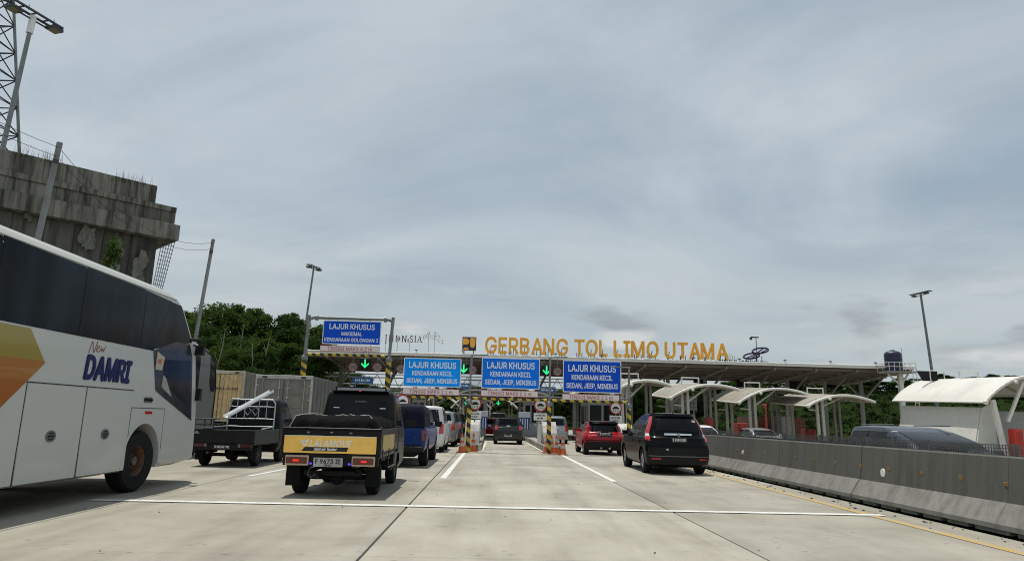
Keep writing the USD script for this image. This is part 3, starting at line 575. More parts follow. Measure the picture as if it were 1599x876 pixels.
# --- the truck with the yellow board
def yellow_truck():
    t = thing('pickup_truck', 'black flatbed pickup with a yellow lettered tailgate in the left lane', 'pickup truck', (-2.70, 12.35, 0))
    W = .848
    sh = cab(t, 2.42, 4.15, 1.58, 1.92, 1.12, P_BED)
    obj('cab', arches(sh.mesh(), [(2.95, .29, .36)], .81), P_BED, t, smooth=38)
    obj('rear_window', sh.patch('rear', [(-.60, 1.36), (.60, 1.36), (.54, 1.71), (-.54, 1.71)], .006), DGL, t)
    for x in (-.48, .48): obj('window_clip', sh.patch('rear', [(x - .06, 1.53), (x + .06, 1.53), (x + .06, 1.545), (x - .06, 1.545)], .014, 3, 2), CHR, t)
    obj('window_sticker', blurred_line(.02, 1.675, .24, .03, sh.point('rear', 0, 1.675)[1] - .010, 9), mat('faint_lettering', (.22, .22, .22), .6), t)
    for s in ('left', 'right'): obj('side_window', sh.patch(s, [(2.60, 1.18), (3.75, 1.18), (3.25, 1.78), (2.62, 1.78)], .006), DGL, t)
    obj('windscreen', sh.patch('front', [(-.66, 1.2), (.66, 1.2), (.58, 1.80), (-.58, 1.80)], .006), DGL, t)
    obj('roof_spoiler', hull([(x, y, z) for x in (-.58, .58) for y, z in ((2.40, 1.86), (2.38, 1.895), (2.95, 1.97), (2.95, 1.90))]), P_BED, t, smooth=30)
    obj('roof_rail', [beam((-.52, 2.46, 1.965), (.52, 2.46, 1.965), .03, .02), beam((-.52, 2.5, 1.90), (-.52, 2.46, 1.96), .03, .03), beam((.52, 2.5, 1.90), (.52, 2.46, 1.96), .03, .03)], BLK, t)
    obj('brake_lamp', box(-.02, .02, 2.375, 2.39, 1.875, 1.893), REDON, t)
    mirrors(t, .79, 3.72, 1.18, BLK, 1.1)
    # bed: floor, hinged sides, tailgate
    obj('bed_floor', [box(-W + .03, W - .03, .03, 2.38, .66, .72), box(-.42, -.34, .2, 4.0, .48, .66), box(.34, .42, .2, 4.0, .48, .66)] + [box(-W + .05, W - .05, y, y + .06, .58, .66) for y in (.3, .9, 1.5, 2.1)], P_BED, t)
    tg = obj('tailgate', [box(-W, W, 0, .035, .72, 1.13, .008), box(-W - .005, W + .005, -.012, .045, 1.125, 1.165, .01), box(-W, -W + .05, -.012, 0, .72, 1.125), box(W - .05, W, -.012, 0, .72, 1.125)], P_BED, t)
    obj('yellow_panel', prism(rrect(-W + .045, W - .07, .735, 1.015, .02), .006, 'xz', -.013), YEL, tg)
    obj('panel_trim', [box(-W + .045, W - .07, -.022, -.012, 1.015, 1.028)], mat('pale_trim', (.7, .68, .6), .4), tg)
    L = [text('LALAMOVE', .105, centre=(-.015, .900), width=.70, y=-.019, slant=.22)]
    obj('company_name', L, WINK, tg)
    obj('tagline_band', prism([(-.50, .768), (.28, .768), (.30, .835), (-.44, .835)], .004, 'xz', -.019), INK, tg)
    obj('tagline', text('deliver faster', .046, centre=(-.09, .803), y=-.023, slant=.2), WINK, tg)
    bird = [prism([(.75 * u - .165, .75 * (v - .9) + .905) for u, v in p], .004, 'xz', -.019) for p in ([(-.50, .955), (-.36, .935), (-.33, .90), (-.42, .905)], [(-.47, .915), (-.36, .91), (-.33, .87), (-.41, .88)], [(-.44, .88), (-.35, .885), (-.345, .845), (-.385, .825)], [(-.36, .955), (-.31, .985), (-.255, .955), (-.30, .945), (-.33, .90)])]
    obj('bird_emblem', bird, WINK, tg)
    obj('tailgate_latch', [box(x - .03, x + .03, -.03, -.01, 1.06, 1.09, .006) for x in (-.4, .0, .33)], DST, tg)
    for s in (-1, 1):
        sp = obj('side_board', [box(s * (W - .035), s * W, .05, 2.38, .74, 1.13, .008), box(s * (W - .04), s * (W + .006), .05, 2.38, 1.12, 1.155, .008)], P_BED, t)
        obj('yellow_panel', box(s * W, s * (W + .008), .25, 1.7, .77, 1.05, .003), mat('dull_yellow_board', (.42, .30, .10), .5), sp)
        for y in (.25, 1.0, 1.75): obj('board_hinge', box(s * (W + .001), s * (W + .02), y, y + .06, .68, .80, .005), DST, sp)
    for y in (.04, 2.36):
        for s in (-1, 1): obj('corner_post', box(s * (W - .03), s * (W + .008), y - .03, y + .03, .68, 1.19, .006), P_BED, t)
    # tail: cross member, lamps, plate, flaps
    obj('rear_crossmember', [box(-W + .03, W - .03, .04, .12, .52, .70, .01), box(-.5, .5, .3, .36, .34, .42)], BLK, t)
    for s in (-1, 1):
        lf = obj('tail_lamp_frame', box(s * .37, s * .765, -.01, .05, .525, .695, .01), mat('lamp_frame', (.55, .42, .32), .4), t)
        obj('tail_lamp', box(s * .39, s * .745, -.022, 0, .555, .665, .006), mat('tail_lamp_glass', (.12, .025, .012), .2, coat=.3), lf)
        obj('lit_bulb', box(s * (.53), s * (.63), -.027, -.015, .59, .625, .008), REDON, lf)
        obj('blue_marker', box(s * .31 + .0, s * .35, -.01, .03, .545, .575, .006), mat('violet_marker', (.12, .05, .8), .2, emit=.9, var=.02), t)
        obj('mud_flap', box(s * .57, s * .82, .32, .335, .16, .62, .004), RUB, t)
        obj('mudguard', [tube((s * .60, .72, .62), (s * .80, .72, .62), .05, n=8), box(s * .59, s * .82, .34, 1.1, .62, .645)], BLK, t)
    plate(t, 'F 9673 IE', -.03, -.012, .585, False, .50, .15, '08·26')
    obj('tow_hook', [pipe([(-.35, .1, .5), (-.37, .03, .38), (-.30, .02, .33), (-.25, .06, .38)], .018, 8)], DST, t)
    obj('axle', [tube((-.62, .72, .29), (.62, .72, .29), .05), trimesh.creation.icosphere(2, .14).apply_translation((0, .72, .29)), beam((-.42, .3, .42), (-.42, 1.2, .42), .06, .05), beam((.42, .3, .42), (.42, 1.2, .42), .06, .05), tube((-.25, .15, .33), (-.25, 1.8, .36), .045), box(.1, .45, 1.2, 1.9, .3, .5, .04)], UNDER, t)
    obj('spare_wheel', lathe([(.12, -.08), (.27, -.08), (.28, 0), (.27, .08), (.12, .08), (.12, -.08)], 24, 'z', (0.0, 1.55, .40)), RUB, t, smooth=30)
    for s in (-1, 1):
        wheel(t, s * .65, .72, .29, .20, rim=DST, side=s); wheel(t, s * .66, 2.95, .29, .18, rim=DST, side=s)
        obj('door_handle', sh.patch('left' if s < 0 else 'right', [(2.68, 1.02), (2.85, 1.02), (2.85, 1.06), (2.68, 1.06)], .03, 3, 2), BLK, t)
    for s in (-1, 1): obj('side_guard', [beam((s * .81, 1.25, .66), (s * .81, 1.25, .42), .03, .03), beam((s * .81, 2.0, .66), (s * .81, 2.0, .42), .03, .03), beam((s * .81, 1.22, .44), (s * .81, 2.35, .44), .03, .03)], P_BED, t)
    return t
yellow_truck()
# tarpaulin over its load: crumpled sheet with ropes
def tarp(name, label, loc, hx, y0, y1, z0, top, seed, m, skirt=True, n=46, amp=.05):
    u = np.linspace(-1, 1, n); v = np.linspace(0, 1, n); U, V = np.meshgrid(u, v)
    prof = (1 - np.abs(U) ** 14) * (1 - np.abs(2 * V - 1) ** 14) ** .8
    P = np.stack([U * 3.0 + 10 * seed, V * 3.4, np.zeros_like(U)], -1)
    rid = 1 - np.abs(2 * fbm(P * np.array([1.2, 2.6, 1]), 4, seed) - 1); Z = z0 + (top - z0) * prof * (.78 + .30 * fbm(P * .55, 2, seed + 7)) + amp * (rid - .6) * (.3 + prof) + amp * .5 * (np.abs(2 * fbm(P * np.array([3.1, 5.0, 1]), 3, seed + 3) - 1) - .3) * prof
    Z = np.maximum(Z, z0)
    X = U * hx * (1 + .015 * np.sin(V * 21)); Y = y0 + V * (y1 - y0)
    Y = Y + .02 * np.sin(U * 17) * (1 - prof)
    vt = np.c_[X.ravel(), Y.ravel(), Z.ravel()]; f = []
    for j in range(n - 1):
        for i in range(n - 1):
            q = j * n + i; f += [(q, q + 1, q + n + 1), (q, q + n + 1, q + n)]
    rim = [i for i in range(n)] + [j * n + n - 1 for j in range(1, n)] + [(n - 1) * n + i for i in range(n - 2, -1, -1)] + [j * n for j in range(n - 2, 0, -1)]
    k = len(vt); low = vt[rim].copy(); low[:, 2] = z0 - .06; vt = np.vstack([vt, low, [[0, (y0 + y1) / 2, z0 - .06]]]); N = len(rim)
    for a in range(N):
        b = (a + 1) % N; f += [(rim[a], k + a, k + b), (rim[a], k + b, rim[b]), (k + a, k + N, k + b)]
    t = thing(name, label, 'tarpaulin', loc)
    obj('cover', trimesh.Trimesh(vt, f, process=False), m, t, smooth=50)
    def zat(x, y):
        i = int(np.clip(round((x / hx + 1) / 2 * (n - 1)), 0, n - 1)); j = int(np.clip(round((y - y0) / (y1 - y0) * (n - 1)), 0, n - 1)); return Z[j, i]
    for (xa, ya), (xb, yb) in (((-.78, y0 + .02), (-.1, y0 + .9)), ((.1, y0 + .9), (.80, y0 + .05)), ((-.8, y0 + .75), (.8, y0 + .75))):
        pts = [(xa + (xb - xa) * q, ya + (yb - ya) * q) for q in np.linspace(0, 1, 9)]
        obj('rope', pipe([(x, y, zat(x, y) + .016) for x, y in pts], .009, 5), mat('grey_rope', (.36, .36, .34), .8), t)
    return t
TARP = mat('black_tarpaulin', (.004, .004, .0045), .85, var=.5, scale=5, bump=.9, bscale=16, spec=.08)
tarp('tarpaulin', 'crumpled black tarpaulin roped over the load of the yellow-lettered pickup', (-2.70, 12.35, 0), .80, .06, 2.34, 1.10, 1.355, 3, TARP, amp=.07)

# --- the older dark pickup beside the bus
def dark_pickup():
    P = paint('dark_green_paint', (.007, .009, .0085), .5, dirt=.08, coat=.05, spec=.2)
    t = thing('pickup_truck', 'old dark pickup with a silver cab rack beside the white bus', 'pickup truck', (-6.84, 18.55, 0))
    W = .80
    sh = cab(t, 2.2, 3.95, 1.58, 1.82, 1.08, P)
    obj('cab', arches(sh.mesh(), [(2.75, .28, .35)], .79), P, t, smooth=38)
    obj('rear_window', sh.patch('rear', [(-.60, 1.2), (.60, 1.2), (.55, 1.62), (-.55, 1.62)], .006), DGL, t)
    for s in ('left', 'right'): obj('side_window', sh.patch(s, [(2.36, 1.14), (3.5, 1.14), (3.0, 1.66), (2.38, 1.66)], .006), DGL, t)
    obj('windscreen', sh.patch('front', [(-.64, 1.16), (.64, 1.16), (.56, 1.70), (-.56, 1.70)], .006), DGL, t)
    mirrors(t, .77, 3.45, 1.12, BLK)
    obj('bed_floor', [box(-W + .03, W - .03, .03, 2.15, .55, .62), box(-.4, -.32, .2, 3.8, .42, .55), box(.32, .4, .2, 3.8, .42, .55)], P, t)
    tg = obj('tailgate', [box(-W, W, 0, .04, .60, .94, .01)] + [box(x - .02, x + .02, -.012, 0, .62, .92) for x in (-.7, -.24, .24, .7)], P, t)
    obj('tailgate_badge', prism([(-.76, .83), (-.68, .91), (-.6, .83)], .004, 'xz', -.014), mat('dull_badge', (.25, .27, .28), .5), tg)
    for s in (-1, 1):
        obj('side_board', box(s * (W - .04), s * W, .05, 2.15, .58, .94, .01), paint('camouflage_green_paint', (.020, .028, .025), .5, dirt=.15, coat=.05, spec=.2), t)
        lf = obj('tail_lamp', box(s * .46, s * .76, -.015, .03, .50, .585, .008), mat('dull_red_lamp', (.05, .004, .004), .25, coat=.15), t)
        obj('clear_lens', box(s * .40, s * .46, -.015, .03, .50, .585, .008), mat('dull_lens', (.16, .15, .14), .3), t)
        obj('mud_flap', box(s * .58, s * .78, .28, .295, .16, .52), RUB, t)
        wheel(t, s * .66, .66, .28, .17, rim=DST, side=s); wheel(t, s * .66, 2.75, .28, .17, rim=DST, side=s)
    obj('rear_bumper', box(-W + .05, W - .05, .0, .08, .42, .58, .01), BLK, t)
    plate(t, 'D 8143 TR', 0, -.012, .50, True, .42, .11)
    obj('exhaust_pipe', tube((-.36, -.02, .36), (-.36, .6, .38), .035), DST, t)
    obj('axle', [tube((-.6, .66, .28), (.6, .66, .28), .045), trimesh.creation.icosphere(2, .13).apply_translation((0, .66, .28)), box(-.3, .3, 1.0, 1.8, .25, .42, .04)], UNDER, t)
    # silver tubular rack at the cab back
    y = 2.0; R = []
    R.append(pipe([(-.66, y, .6), (-.66, y, 1.66), (-.58, y, 1.76), (.58, y, 1.76), (.66, y, 1.66), (.66, y, .6)], .022))
    for z in (1.0, 1.22, 1.56): R.append(tube((-.66, y, z), (.66, y, z), .016))
    for x in (-.42, -.2, .2, .42): R.append(tube((x, y, 1.22), (x, y, 1.76), .012))
    for x in (-.11, .11): R += [tube((x - .1, y, 1.44), (x, y, 1.56), .01), tube((x, y, 1.56), (x + .1, y, 1.44), .01), tube((x - .1, y, 1.44), (x, y, 1.32), .01), tube((x, y, 1.32), (x + .1, y, 1.44), .01)]
    for s in (-1, 1): R.append(tube((s * .66, y, 1.0), (s * .78, .6, .96), .018))
    rk = obj('cab_rack', R, mat('silver_rack', (.55, .56, .57), .35, metal=.7), t, smooth=40)
    obj('fence_rail', [tube((-.78, .06, z), (-.78, 2.0, z), .018) for z in (1.06, 1.2)] + [tube((-.78, yy, .94), (-.78, yy, 1.22), .018) for yy in (.06, .7, 1.35)] + [tube((-.78, .06, 1.2), (-.30, .06, 1.2), .018), tube((-.78, .06, 1.06), (-.30, .06, 1.06), .018), tube((-.30, .06, .94), (-.30, .06, 1.22), .018)], DST, t, smooth=40)
dark_pickup()
b0, b1 = at(352, 652, 18.72), at(424, 612, 20.45)
obj('metal_channel', [beam(b0, b1, .13, .012), beam(b0 + (-.06, 0, .03), b1 + (-.06, 0, .03), .010, .06), beam(b0 + (.06, 0, .03), b1 + (.06, 0, .03), .010, .06)], mat('pale_aluminium', (.72, .72, .72), .4, metal=.2), label='long pale metal channel sticking up slantwise out of the dark pickup bed', cat='metal profile')

# --- blue pickup with a blue hood over the bed
def blue_pickup():
    P = paint('blue_car_paint', (.003, .020, .115), .3, dirt=.03, coat=.2, spec=.25)
    CV = mat('navy_canvas', (.004, .006, .020), .8, var=.35, scale=4, bump=.5, bscale=9, spec=.2)
    t = thing('pickup_truck', 'blue pickup with a navy canvas hood ahead of the yellow-lettered truck', 'pickup truck', (-2.62, 19.9, 0))
    h = .86
    sh = Shell([(.42, .06, 4.9, h - .06, .08, .4, .02), (.55, .02, 5.0, h, .10, .45, .02), (.85, .0, 4.98, h + .02, .10, .5, .02), (1.06, .02, 4.8, h, .10, .5, .02), (1.12, .06, 4.0, h - .05, .1, .4, .02)])
    obj('body', arches(sh.mesh(), [(1.05, .36, .44), (4.1, .36, .44)], h), P, t, smooth=38)
    c2 = Shell([(1.08, 2.0, 4.1, h - .05, .15, .25, 0), (1.4, 2.1, 3.75, h - .1, .15, .25, 0), (1.66, 2.25, 3.4, h - .17, .15, .25, 0), (1.72, 2.5, 3.1, h - .35, .15, .2, 0)])
    obj('cab', c2.mesh(), P, t, smooth=38)
    for s in ('left', 'right'): obj('side_window', c2.patch(s, [(2.3, 1.14), (3.75, 1.14), (3.35, 1.58), (2.45, 1.58)], .006), DGL, t)
    obj('windscreen', c2.patch('front', [(-.7, 1.14), (.7, 1.14), (.58, 1.62), (-.58, 1.62)], .006), DGL, t)
    cv = Shell([(1.10, .02, 2.06, h - .03, .06, .06, 0), (1.4, .05, 2.05, h - .05, .07, .06, 0), (1.66, .12, 2.0, h - .12, .1, .1, 0), (1.75, .25, 1.9, h - .25, .1, .1, 0)])
    m = cv.mesh(); m = m.subdivide().subdivide(); m.vertices += (fbm(m.vertices * 3.1, 3, 5) - .5)[:, None] * np.array([.05, .06, .05])
    obj('canvas_hood', m, CV, t, smooth=40)
    for x in (-.3, .3): obj('hood_rib', cv.strip('rear', [(x, 1.14), (x, 1.6)], .02, .03), CV, t)
    tg = obj('tailgate', sh.patch('rear', [(-.72, .62), (.72, .62), (.74, 1.04), (-.74, 1.04)], .015, 8, 4), P, t, smooth=30)
    obj('badge', prism([(.02, .80), (.09, .80), (.09, .785), (.20, .785), (.20, .80), (.27, .80), (.27, .84), (.20, .84), (.20, .855), (.09, .855), (.09, .84), (.02, .84)], .006, 'xz', -.005), CHR, tg)
    obj('model_name', blurred_line(.48, .83, .24, .03, -.002, 8), mat('dull_lettering', (.12, .14, .22), .4), tg)
    obj('rear_bumper', box(-h + .02, h - .02, -.10, .02, .42, .60, .03), BLK, t)
    plate(t, 'B 9104 M', -.05, -.102, .53, True, .4, .12)
    for s in (-1, 1):
        obj('tail_lamp', sh.patch('rear', [(s * .76, .74), (s * .85, .74), (s * .85, 1.02), (s * .76, 1.02)], .015, 4, 4), mat('dark_red_lamp', (.10, .006, .008), .15, coat=.8), t)
        wheel(t, s * .75, 1.05, .36, .24, side=s); wheel(t, s * .75, 4.1, .36, .24, side=s)
        obj('mud_flap', box(s * .64, s * .86, .52, .535, .18, .5), RUB, t)
    mirrors(t, .80, 3.6, 1.1, BLK, 1.2)
    obj('underbody', box(-.55, .55, .3, 4.4, .28, .45), UNDER, t)
blue_pickup()
# ------------------------------------------------------------------ the white coach on the left
def turn(m, T):
    m.apply_transform(T); return m
def side_text(s, h, y0, y1, z, x, depth=.004, bold=True, slant=0.0, fat=0.0):
    """lettering on a right-hand side, read along +y"""
    m = text(s, h, left=(0, z), width=y1 - y0, depth=depth, bold=bold, slant=0, fat=fat)
    if slant: m.vertices[:, 0] += slant * (m.vertices[:, 2] - z)
    return turn(m, [[0, -1, 0, x], [1, 0, 0, y0], [0, 0, 1, 0], [0, 0, 0, 1]])
P_COACH = paint('white_coach_paint', (.45, .46, .43), .32, dirt=.25, dust=(.20, .185, .15))
def coach():
    C = 8.7; t = thing('coach', 'white coach with a yellow arrow stripe and blue lettering at the left', 'coach', (-7.25, C, 0))
    rows = [(.38, 2.9, 14.35, 1.21, .2, .5, .05), (.46, 2.75, 14.92, 1.245, .25, .20, .12), (1.2, 2.7, 14.88, 1.25, .25, .20, .12), (2.0, 2.7, 14.68, 1.25, .25, .20, .12), (2.45, 2.7, 14.55, 1.25, .25, .20, .12),
            (2.75, 2.72, 14.32, 1.25, .25, .20, .12), (3.05, 2.75, 14.03, 1.25, .25, .20, .12), (3.30, 2.8, 13.76, 1.25, .25, .20, .12), (3.44, 2.85, 13.56, 1.235, .25, .22, .12), (3.53, 2.95, 13.35, 1.19, .25, .3, .12), (3.60, 3.1, 13.0, 1.09, .25, .4, .12), (3.66, 3.4, 12.0, .80, .25, .5, .05)]
    sh = Shell([(r[0], r[1] - C, r[2] - C, *r[3:]) for r in rows], 34)
    W = [(12.56 - C, .53, .625), (6.4 - C, .53, .625)]
    obj('body', arches(sh.mesh(), W, 1.25, .5), P_COACH, t, smooth=35)
    for (y, z, r) in W:
        for s in (-1, 1):
            ring = [(r, 0), (r + .055, .0), (r + .055, .012), (r, .012), (r, 0)]
            f = lathe(ring, 48, 'x', (s * 1.251 - .006, y, z)); v = f.vertices; f.update_faces((v[f.faces][:, :, 2] > .40).all(1)); obj('wheel_arch_trim', f, P_COACH, t, smooth=40)
    X = 1.25
    # side glazing
    panes = [(10.22, 12.02), (8.42, 10.2), (6.62, 8.4), (4.82, 6.6), (3.0, 4.8)]
    g = glass_dark('coach_glass', (.005, .008, .011), .07, .10, 2.2)
    for s in ('right', 'left'):
        obj('window_band', sh.patch(s, [(2.98 - C, 2.405), (12.52 - C, 2.42), (13.0 - C, 3.39), (2.98 - C, 3.45)], .003, 16, 8), mat('band_seal', (.006, .007, .008), .5, spec=.15), t, smooth=30)
        obj('window_pane', sh.patch(s, [(12.04 - C, 2.43), (12.50 - C, 2.43), (12.97 - C, 3.385), (12.04 - C, 3.42)], .006, 6, 8), g, t, smooth=30)
        obj('window_pane', sh.patch(s, [(12.52 - C, 2.455), (14.06 - C, 2.73), (13.42 - C, 3.37), (12.98 - C, 3.38)], .006, 10, 8), g, t, smooth=30)
        for a, b in panes: obj('window_pane', sh.patch(s, [(a - C, 2.42), (b - C, 2.425), (b - C, 3.43), (a - C, 3.44)], .006, 3, 8), g, t, smooth=30)
        fr = obj('cab_window_frame', [sh.patch(s, [(12.78 - C, 1.73), (14.44 - C, 1.20), (14.16 - C, 2.43), (12.52 - C, 2.43)], .008, 10, 8), sh.patch(s, [(12.54 - C, 2.431), (14.16 - C, 2.431), (13.98 - C, 2.69), (13.34 - C, 2.67)], .008, 8, 4)], mat('gloss_black_panel', (.02, .022, .025), .15, coat=.15, var=.2, spec=.25), t, smooth=30)
        obj('cab_window', sh.patch(s, [(13.02 - C, 1.90), (14.30 - C, 1.42), (14.08 - C, 2.36), (12.98 - C, 2.30)], .014, 8, 6), DGL, fr, smooth=30)
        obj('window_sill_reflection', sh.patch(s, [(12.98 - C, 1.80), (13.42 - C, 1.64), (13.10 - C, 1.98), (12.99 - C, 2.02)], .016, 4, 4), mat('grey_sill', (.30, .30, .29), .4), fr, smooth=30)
        st = obj('route_sticker', sh.patch(s, [(12.66 - C, 2.10), (12.90 - C, 2.10), (12.96 - C, 2.34), (12.66 - C, 2.42)], .018, 3, 3), mat('cream_sticker', (.42, .36, .28), .5), fr)
        if s == 'right': obj('sticker_number', side_text('GE', .07, 12.70 - C, 12.86 - C, 2.22, X + .02), mat('orange_ink', (.5, .12, .03), .5), st)
    obj('rain_gutter', [sh.strip('right', [(y - C, 3.455) for y in np.linspace(3.2, 13.2, 16)], .008, .022), sh.strip('left', [(y - C, 3.455) for y in np.linspace(3.2, 13.2, 16)], .008, .022)], P_COACH, t)
    obj('windscreen', sh.patch('front', [(-1.0, 1.25), (1.0, 1.25), (.85, 3.2), (-.85, 3.2)], .008, 10, 8), DGL, t, smooth=30)
    obj('rear_window', sh.patch('rear', [(-.9, 2.3), (.9, 2.3), (.9, 3.2), (-.9, 3.2)], .008, 8, 4), DGL, t, smooth=30)
    # livery
    grad = usdkit.material(stage, '/World/Looks/arrow_stripe', {'g': ('geometry', {}), 's': ('separate_xyz', {}), 'm': ('map_range', {'from_min': .4, 'from_max': 2.4}),
        'r': ('rgb_ramp', {'interpolate': False, 'ramp': [(0, (.27, .080, .006)), (.66, (.29, .105, .010)), (.795, (.235, .175, .014))]}), 'p': ('principled_bsdf', {'roughness': .3, 'coat_weight': .5})},
        [('g.position', 's.vector'), ('s.z', 'm.value'), ('m.result', 'r.fac'), ('r.color', 'p.base_color')], surface='p.BSDF')
    for s, x in ((1, X), (-1, -X - .004)):
        obj('arrow_stripe', prism([(3.2 - C, .6), (7.9 - C, .6), (9.56 - C, 1.97), (9.16 - C, 2.385), (3.2 - C, 2.385)], .008, 'yz', x if s > 0 else x - .004), grad, t)
    obj('company_name', side_text('DAMRI', .335, 10.50 - C, 11.80 - C, 1.825, X + .002, .006, True, .10, .016), mat('navy_lettering', (.007, .011, .065), .4, var=.05, spec=.2), t)
    # handwritten New
    N = [[(10.54, 2.20), (10.60, 2.37), (10.62, 2.37), (10.66, 2.22), (10.68, 2.22), (10.74, 2.39)], [(10.72, 2.27), (10.80, 2.29), (10.80, 2.33), (10.76, 2.33), (10.74, 2.25), (10.80, 2.235), (10.85, 2.27)], [(10.85, 2.33), (10.87, 2.25), (10.91, 2.30), (10.93, 2.25), (10.98, 2.34)]]
    obj('script_word', [pipe([(X + .003, y - C, z) for y, z in k], .005, 6) for k in N], mat('maroon_lettering', (.22, .03, .03), .4), t)
    # luggage flaps with seams and oval locks
    seam = []
    for a, b in ((10.66, 12.0), (9.29, 10.62), (7.92, 9.25)):
        f = obj('luggage_flap', prism(rrect(a - C, b - C, .405, 1.69, .025), .004, 'yz', X), P_COACH, t)
        yc = a + .63
        obj('flap_lock', [prism(affinity.scale(Point(0, 0).buffer(1, 3), .115, .08).__class__(affinity.translate(affinity.scale(Point(0, 0).buffer(1, 3), .115, .08), yc - C, 1.0).exterior.coords), .010, 'yz', X + .003)], mat('grey_lock', (.20, .21, .21), .3, metal=.7), f)
        obj('lock_handle', [box(X + .012, X + .02, yc - .07 - C, yc + .07 - C, .985, 1.015, .004), box(X + .012, X + .017, yc - .05 - C, yc + .05 - C, 1.03, 1.05), box(X + .012, X + .017, yc - .05 - C, yc + .05 - C, .95, .97)], BLK, f)
        seam += [box(X - .002, X + .002, a - .03 - C, a - .012 - C, .40, 1.7)]
    seam += [box(X - .002, X + .0045, 7.4 - C, 12.02 - C, 1.697, 1.712), box(X - .002, X + .002, 12.012 - C, 12.026 - C, .4, 1.42), box(X - .002, X + .002, 12.03 - C, 13.24 - C, 1.412, 1.424), box(X - .002, X + .002, 13.235 - C, 13.247 - C, .4, 1.42)]
    obj('panel_seam', seam, INK, t)
    obj('side_marker', box(X, X + .012, 12.50 - C, 12.74 - C, 1.315, 1.365, .004), RED, t)
    obj('side_emblem', [prism(affinity.translate(affinity.scale(Point(0, 0).buffer(1, 8), .055, .05), y - C, 1.56), .008, 'yz', X) for y in (12.46, 12.56, 12.66)] + [box(X, X + .008, 12.40 - C, 12.74 - C, 1.55, 1.575)], mat('dark_emblem', (.05, .05, .05), .3), t)
    # wheels
    rust = mat('rusty_rim', (.105, .052, .026), .75, metal=.1, var=.55, scale=9)
    for (y, r) in ((12.56 - C, .52), (6.4 - C, .52)):
        for s in (-1, 1):
            T = trimesh.transformations.rotation_matrix(math.radians(-4 if y > 0 else 0), (0, 0, 1)); T[:3, 3] = (s * 1.06, y, r)
            w = lathe([(.255, -.14), (.47, -.15), (.505, -.12), (.52, -.08), (.52, .08), (.505, .12), (.47, .15), (.255, .14), (.255, -.14)], 40, 'x'); o = obj('wheel', turn(w, T), RUB, t, smooth=35)
            rim = [lathe([(.001, s * .02), (.10, s * .02), (.13, s * -.03), (.20, s * -.04), (.22, s * .08), (.26, s * .13), (.265, s * .1), (.265, -s * .1), (.001, -s * .1)], 40, 'x')]
            obj('rim', turn(cat_(rim), T), rust, o, smooth=35)
            hub = [lathe([(.001, s * .10), (.07, s * .09), (.085, s * .02), (.085, -s * .02), (.001, -s * .02)], 20, 'x')] + [tube((0, .115 * math.cos(a), .115 * math.sin(a)), (s * .055, .115 * math.cos(a), .115 * math.sin(a)), .014, n=6) for a in np.arange(10) * math.pi / 5]
            obj('hub', turn(cat_(hub), T), mat('greasy_hub', (.10, .09, .08), .5, metal=.5), o, smooth=35)
            obj('rim_hole', turn(cat_([tube((s * -.045, .19 * math.cos(a), .19 * math.sin(a)), (s * -.030, .19 * math.cos(a), .19 * math.sin(a)), .026, n=10) for a in np.arange(10) * math.pi / 5 + .3]), T), INK, o)
    obj('underbody', [box(-1.0, 1.0, 3.2 - C, 11.8 - C, .34, .6), tube((-.95, 12.56 - C, .5), (.95, 12.56 - C, .5), .07)], UNDER, t)
    # mirrors
    obj('side_mirror', [hull([(x, y - C, z) for x in (1.26, 1.42) for y, z in ((14.22, 2.50), (14.34, 2.50), (14.34, 2.66), (14.24, 2.69))]), pipe([(1.20, 13.95 - C, 2.78), (1.34, 14.2 - C, 2.80), (1.36, 14.22 - C, 2.66)], .03)], BLK, t, smooth=30)
    obj('lower_mirror', [hull([(x, y - C, z) for x in (1.22, 1.34) for y, z in ((14.5, 1.60), (14.62, 1.60), (14.62, 1.84), (14.52, 1.84))]), pipe([(1.1, 14.45 - C, 1.72), (1.26, 14.56 - C, 1.72)], .02)], BLK, t, smooth=30)
    for s in (-1, 1):
        obj('headlamp', sh.patch('front', [(s * .75, .75), (s * 1.08, .78), (s * 1.08, .98), (s * .8, .95)], .01, 5, 4), CLR, t, smooth=30)
        obj('tail_lamp', sh.patch('rear', [(s * 1.0, 1.0), (s * 1.15, 1.0), (s * 1.15, 1.6), (s * 1.0, 1.6)], .01, 3, 4), RED, t, smooth=30)
coach()

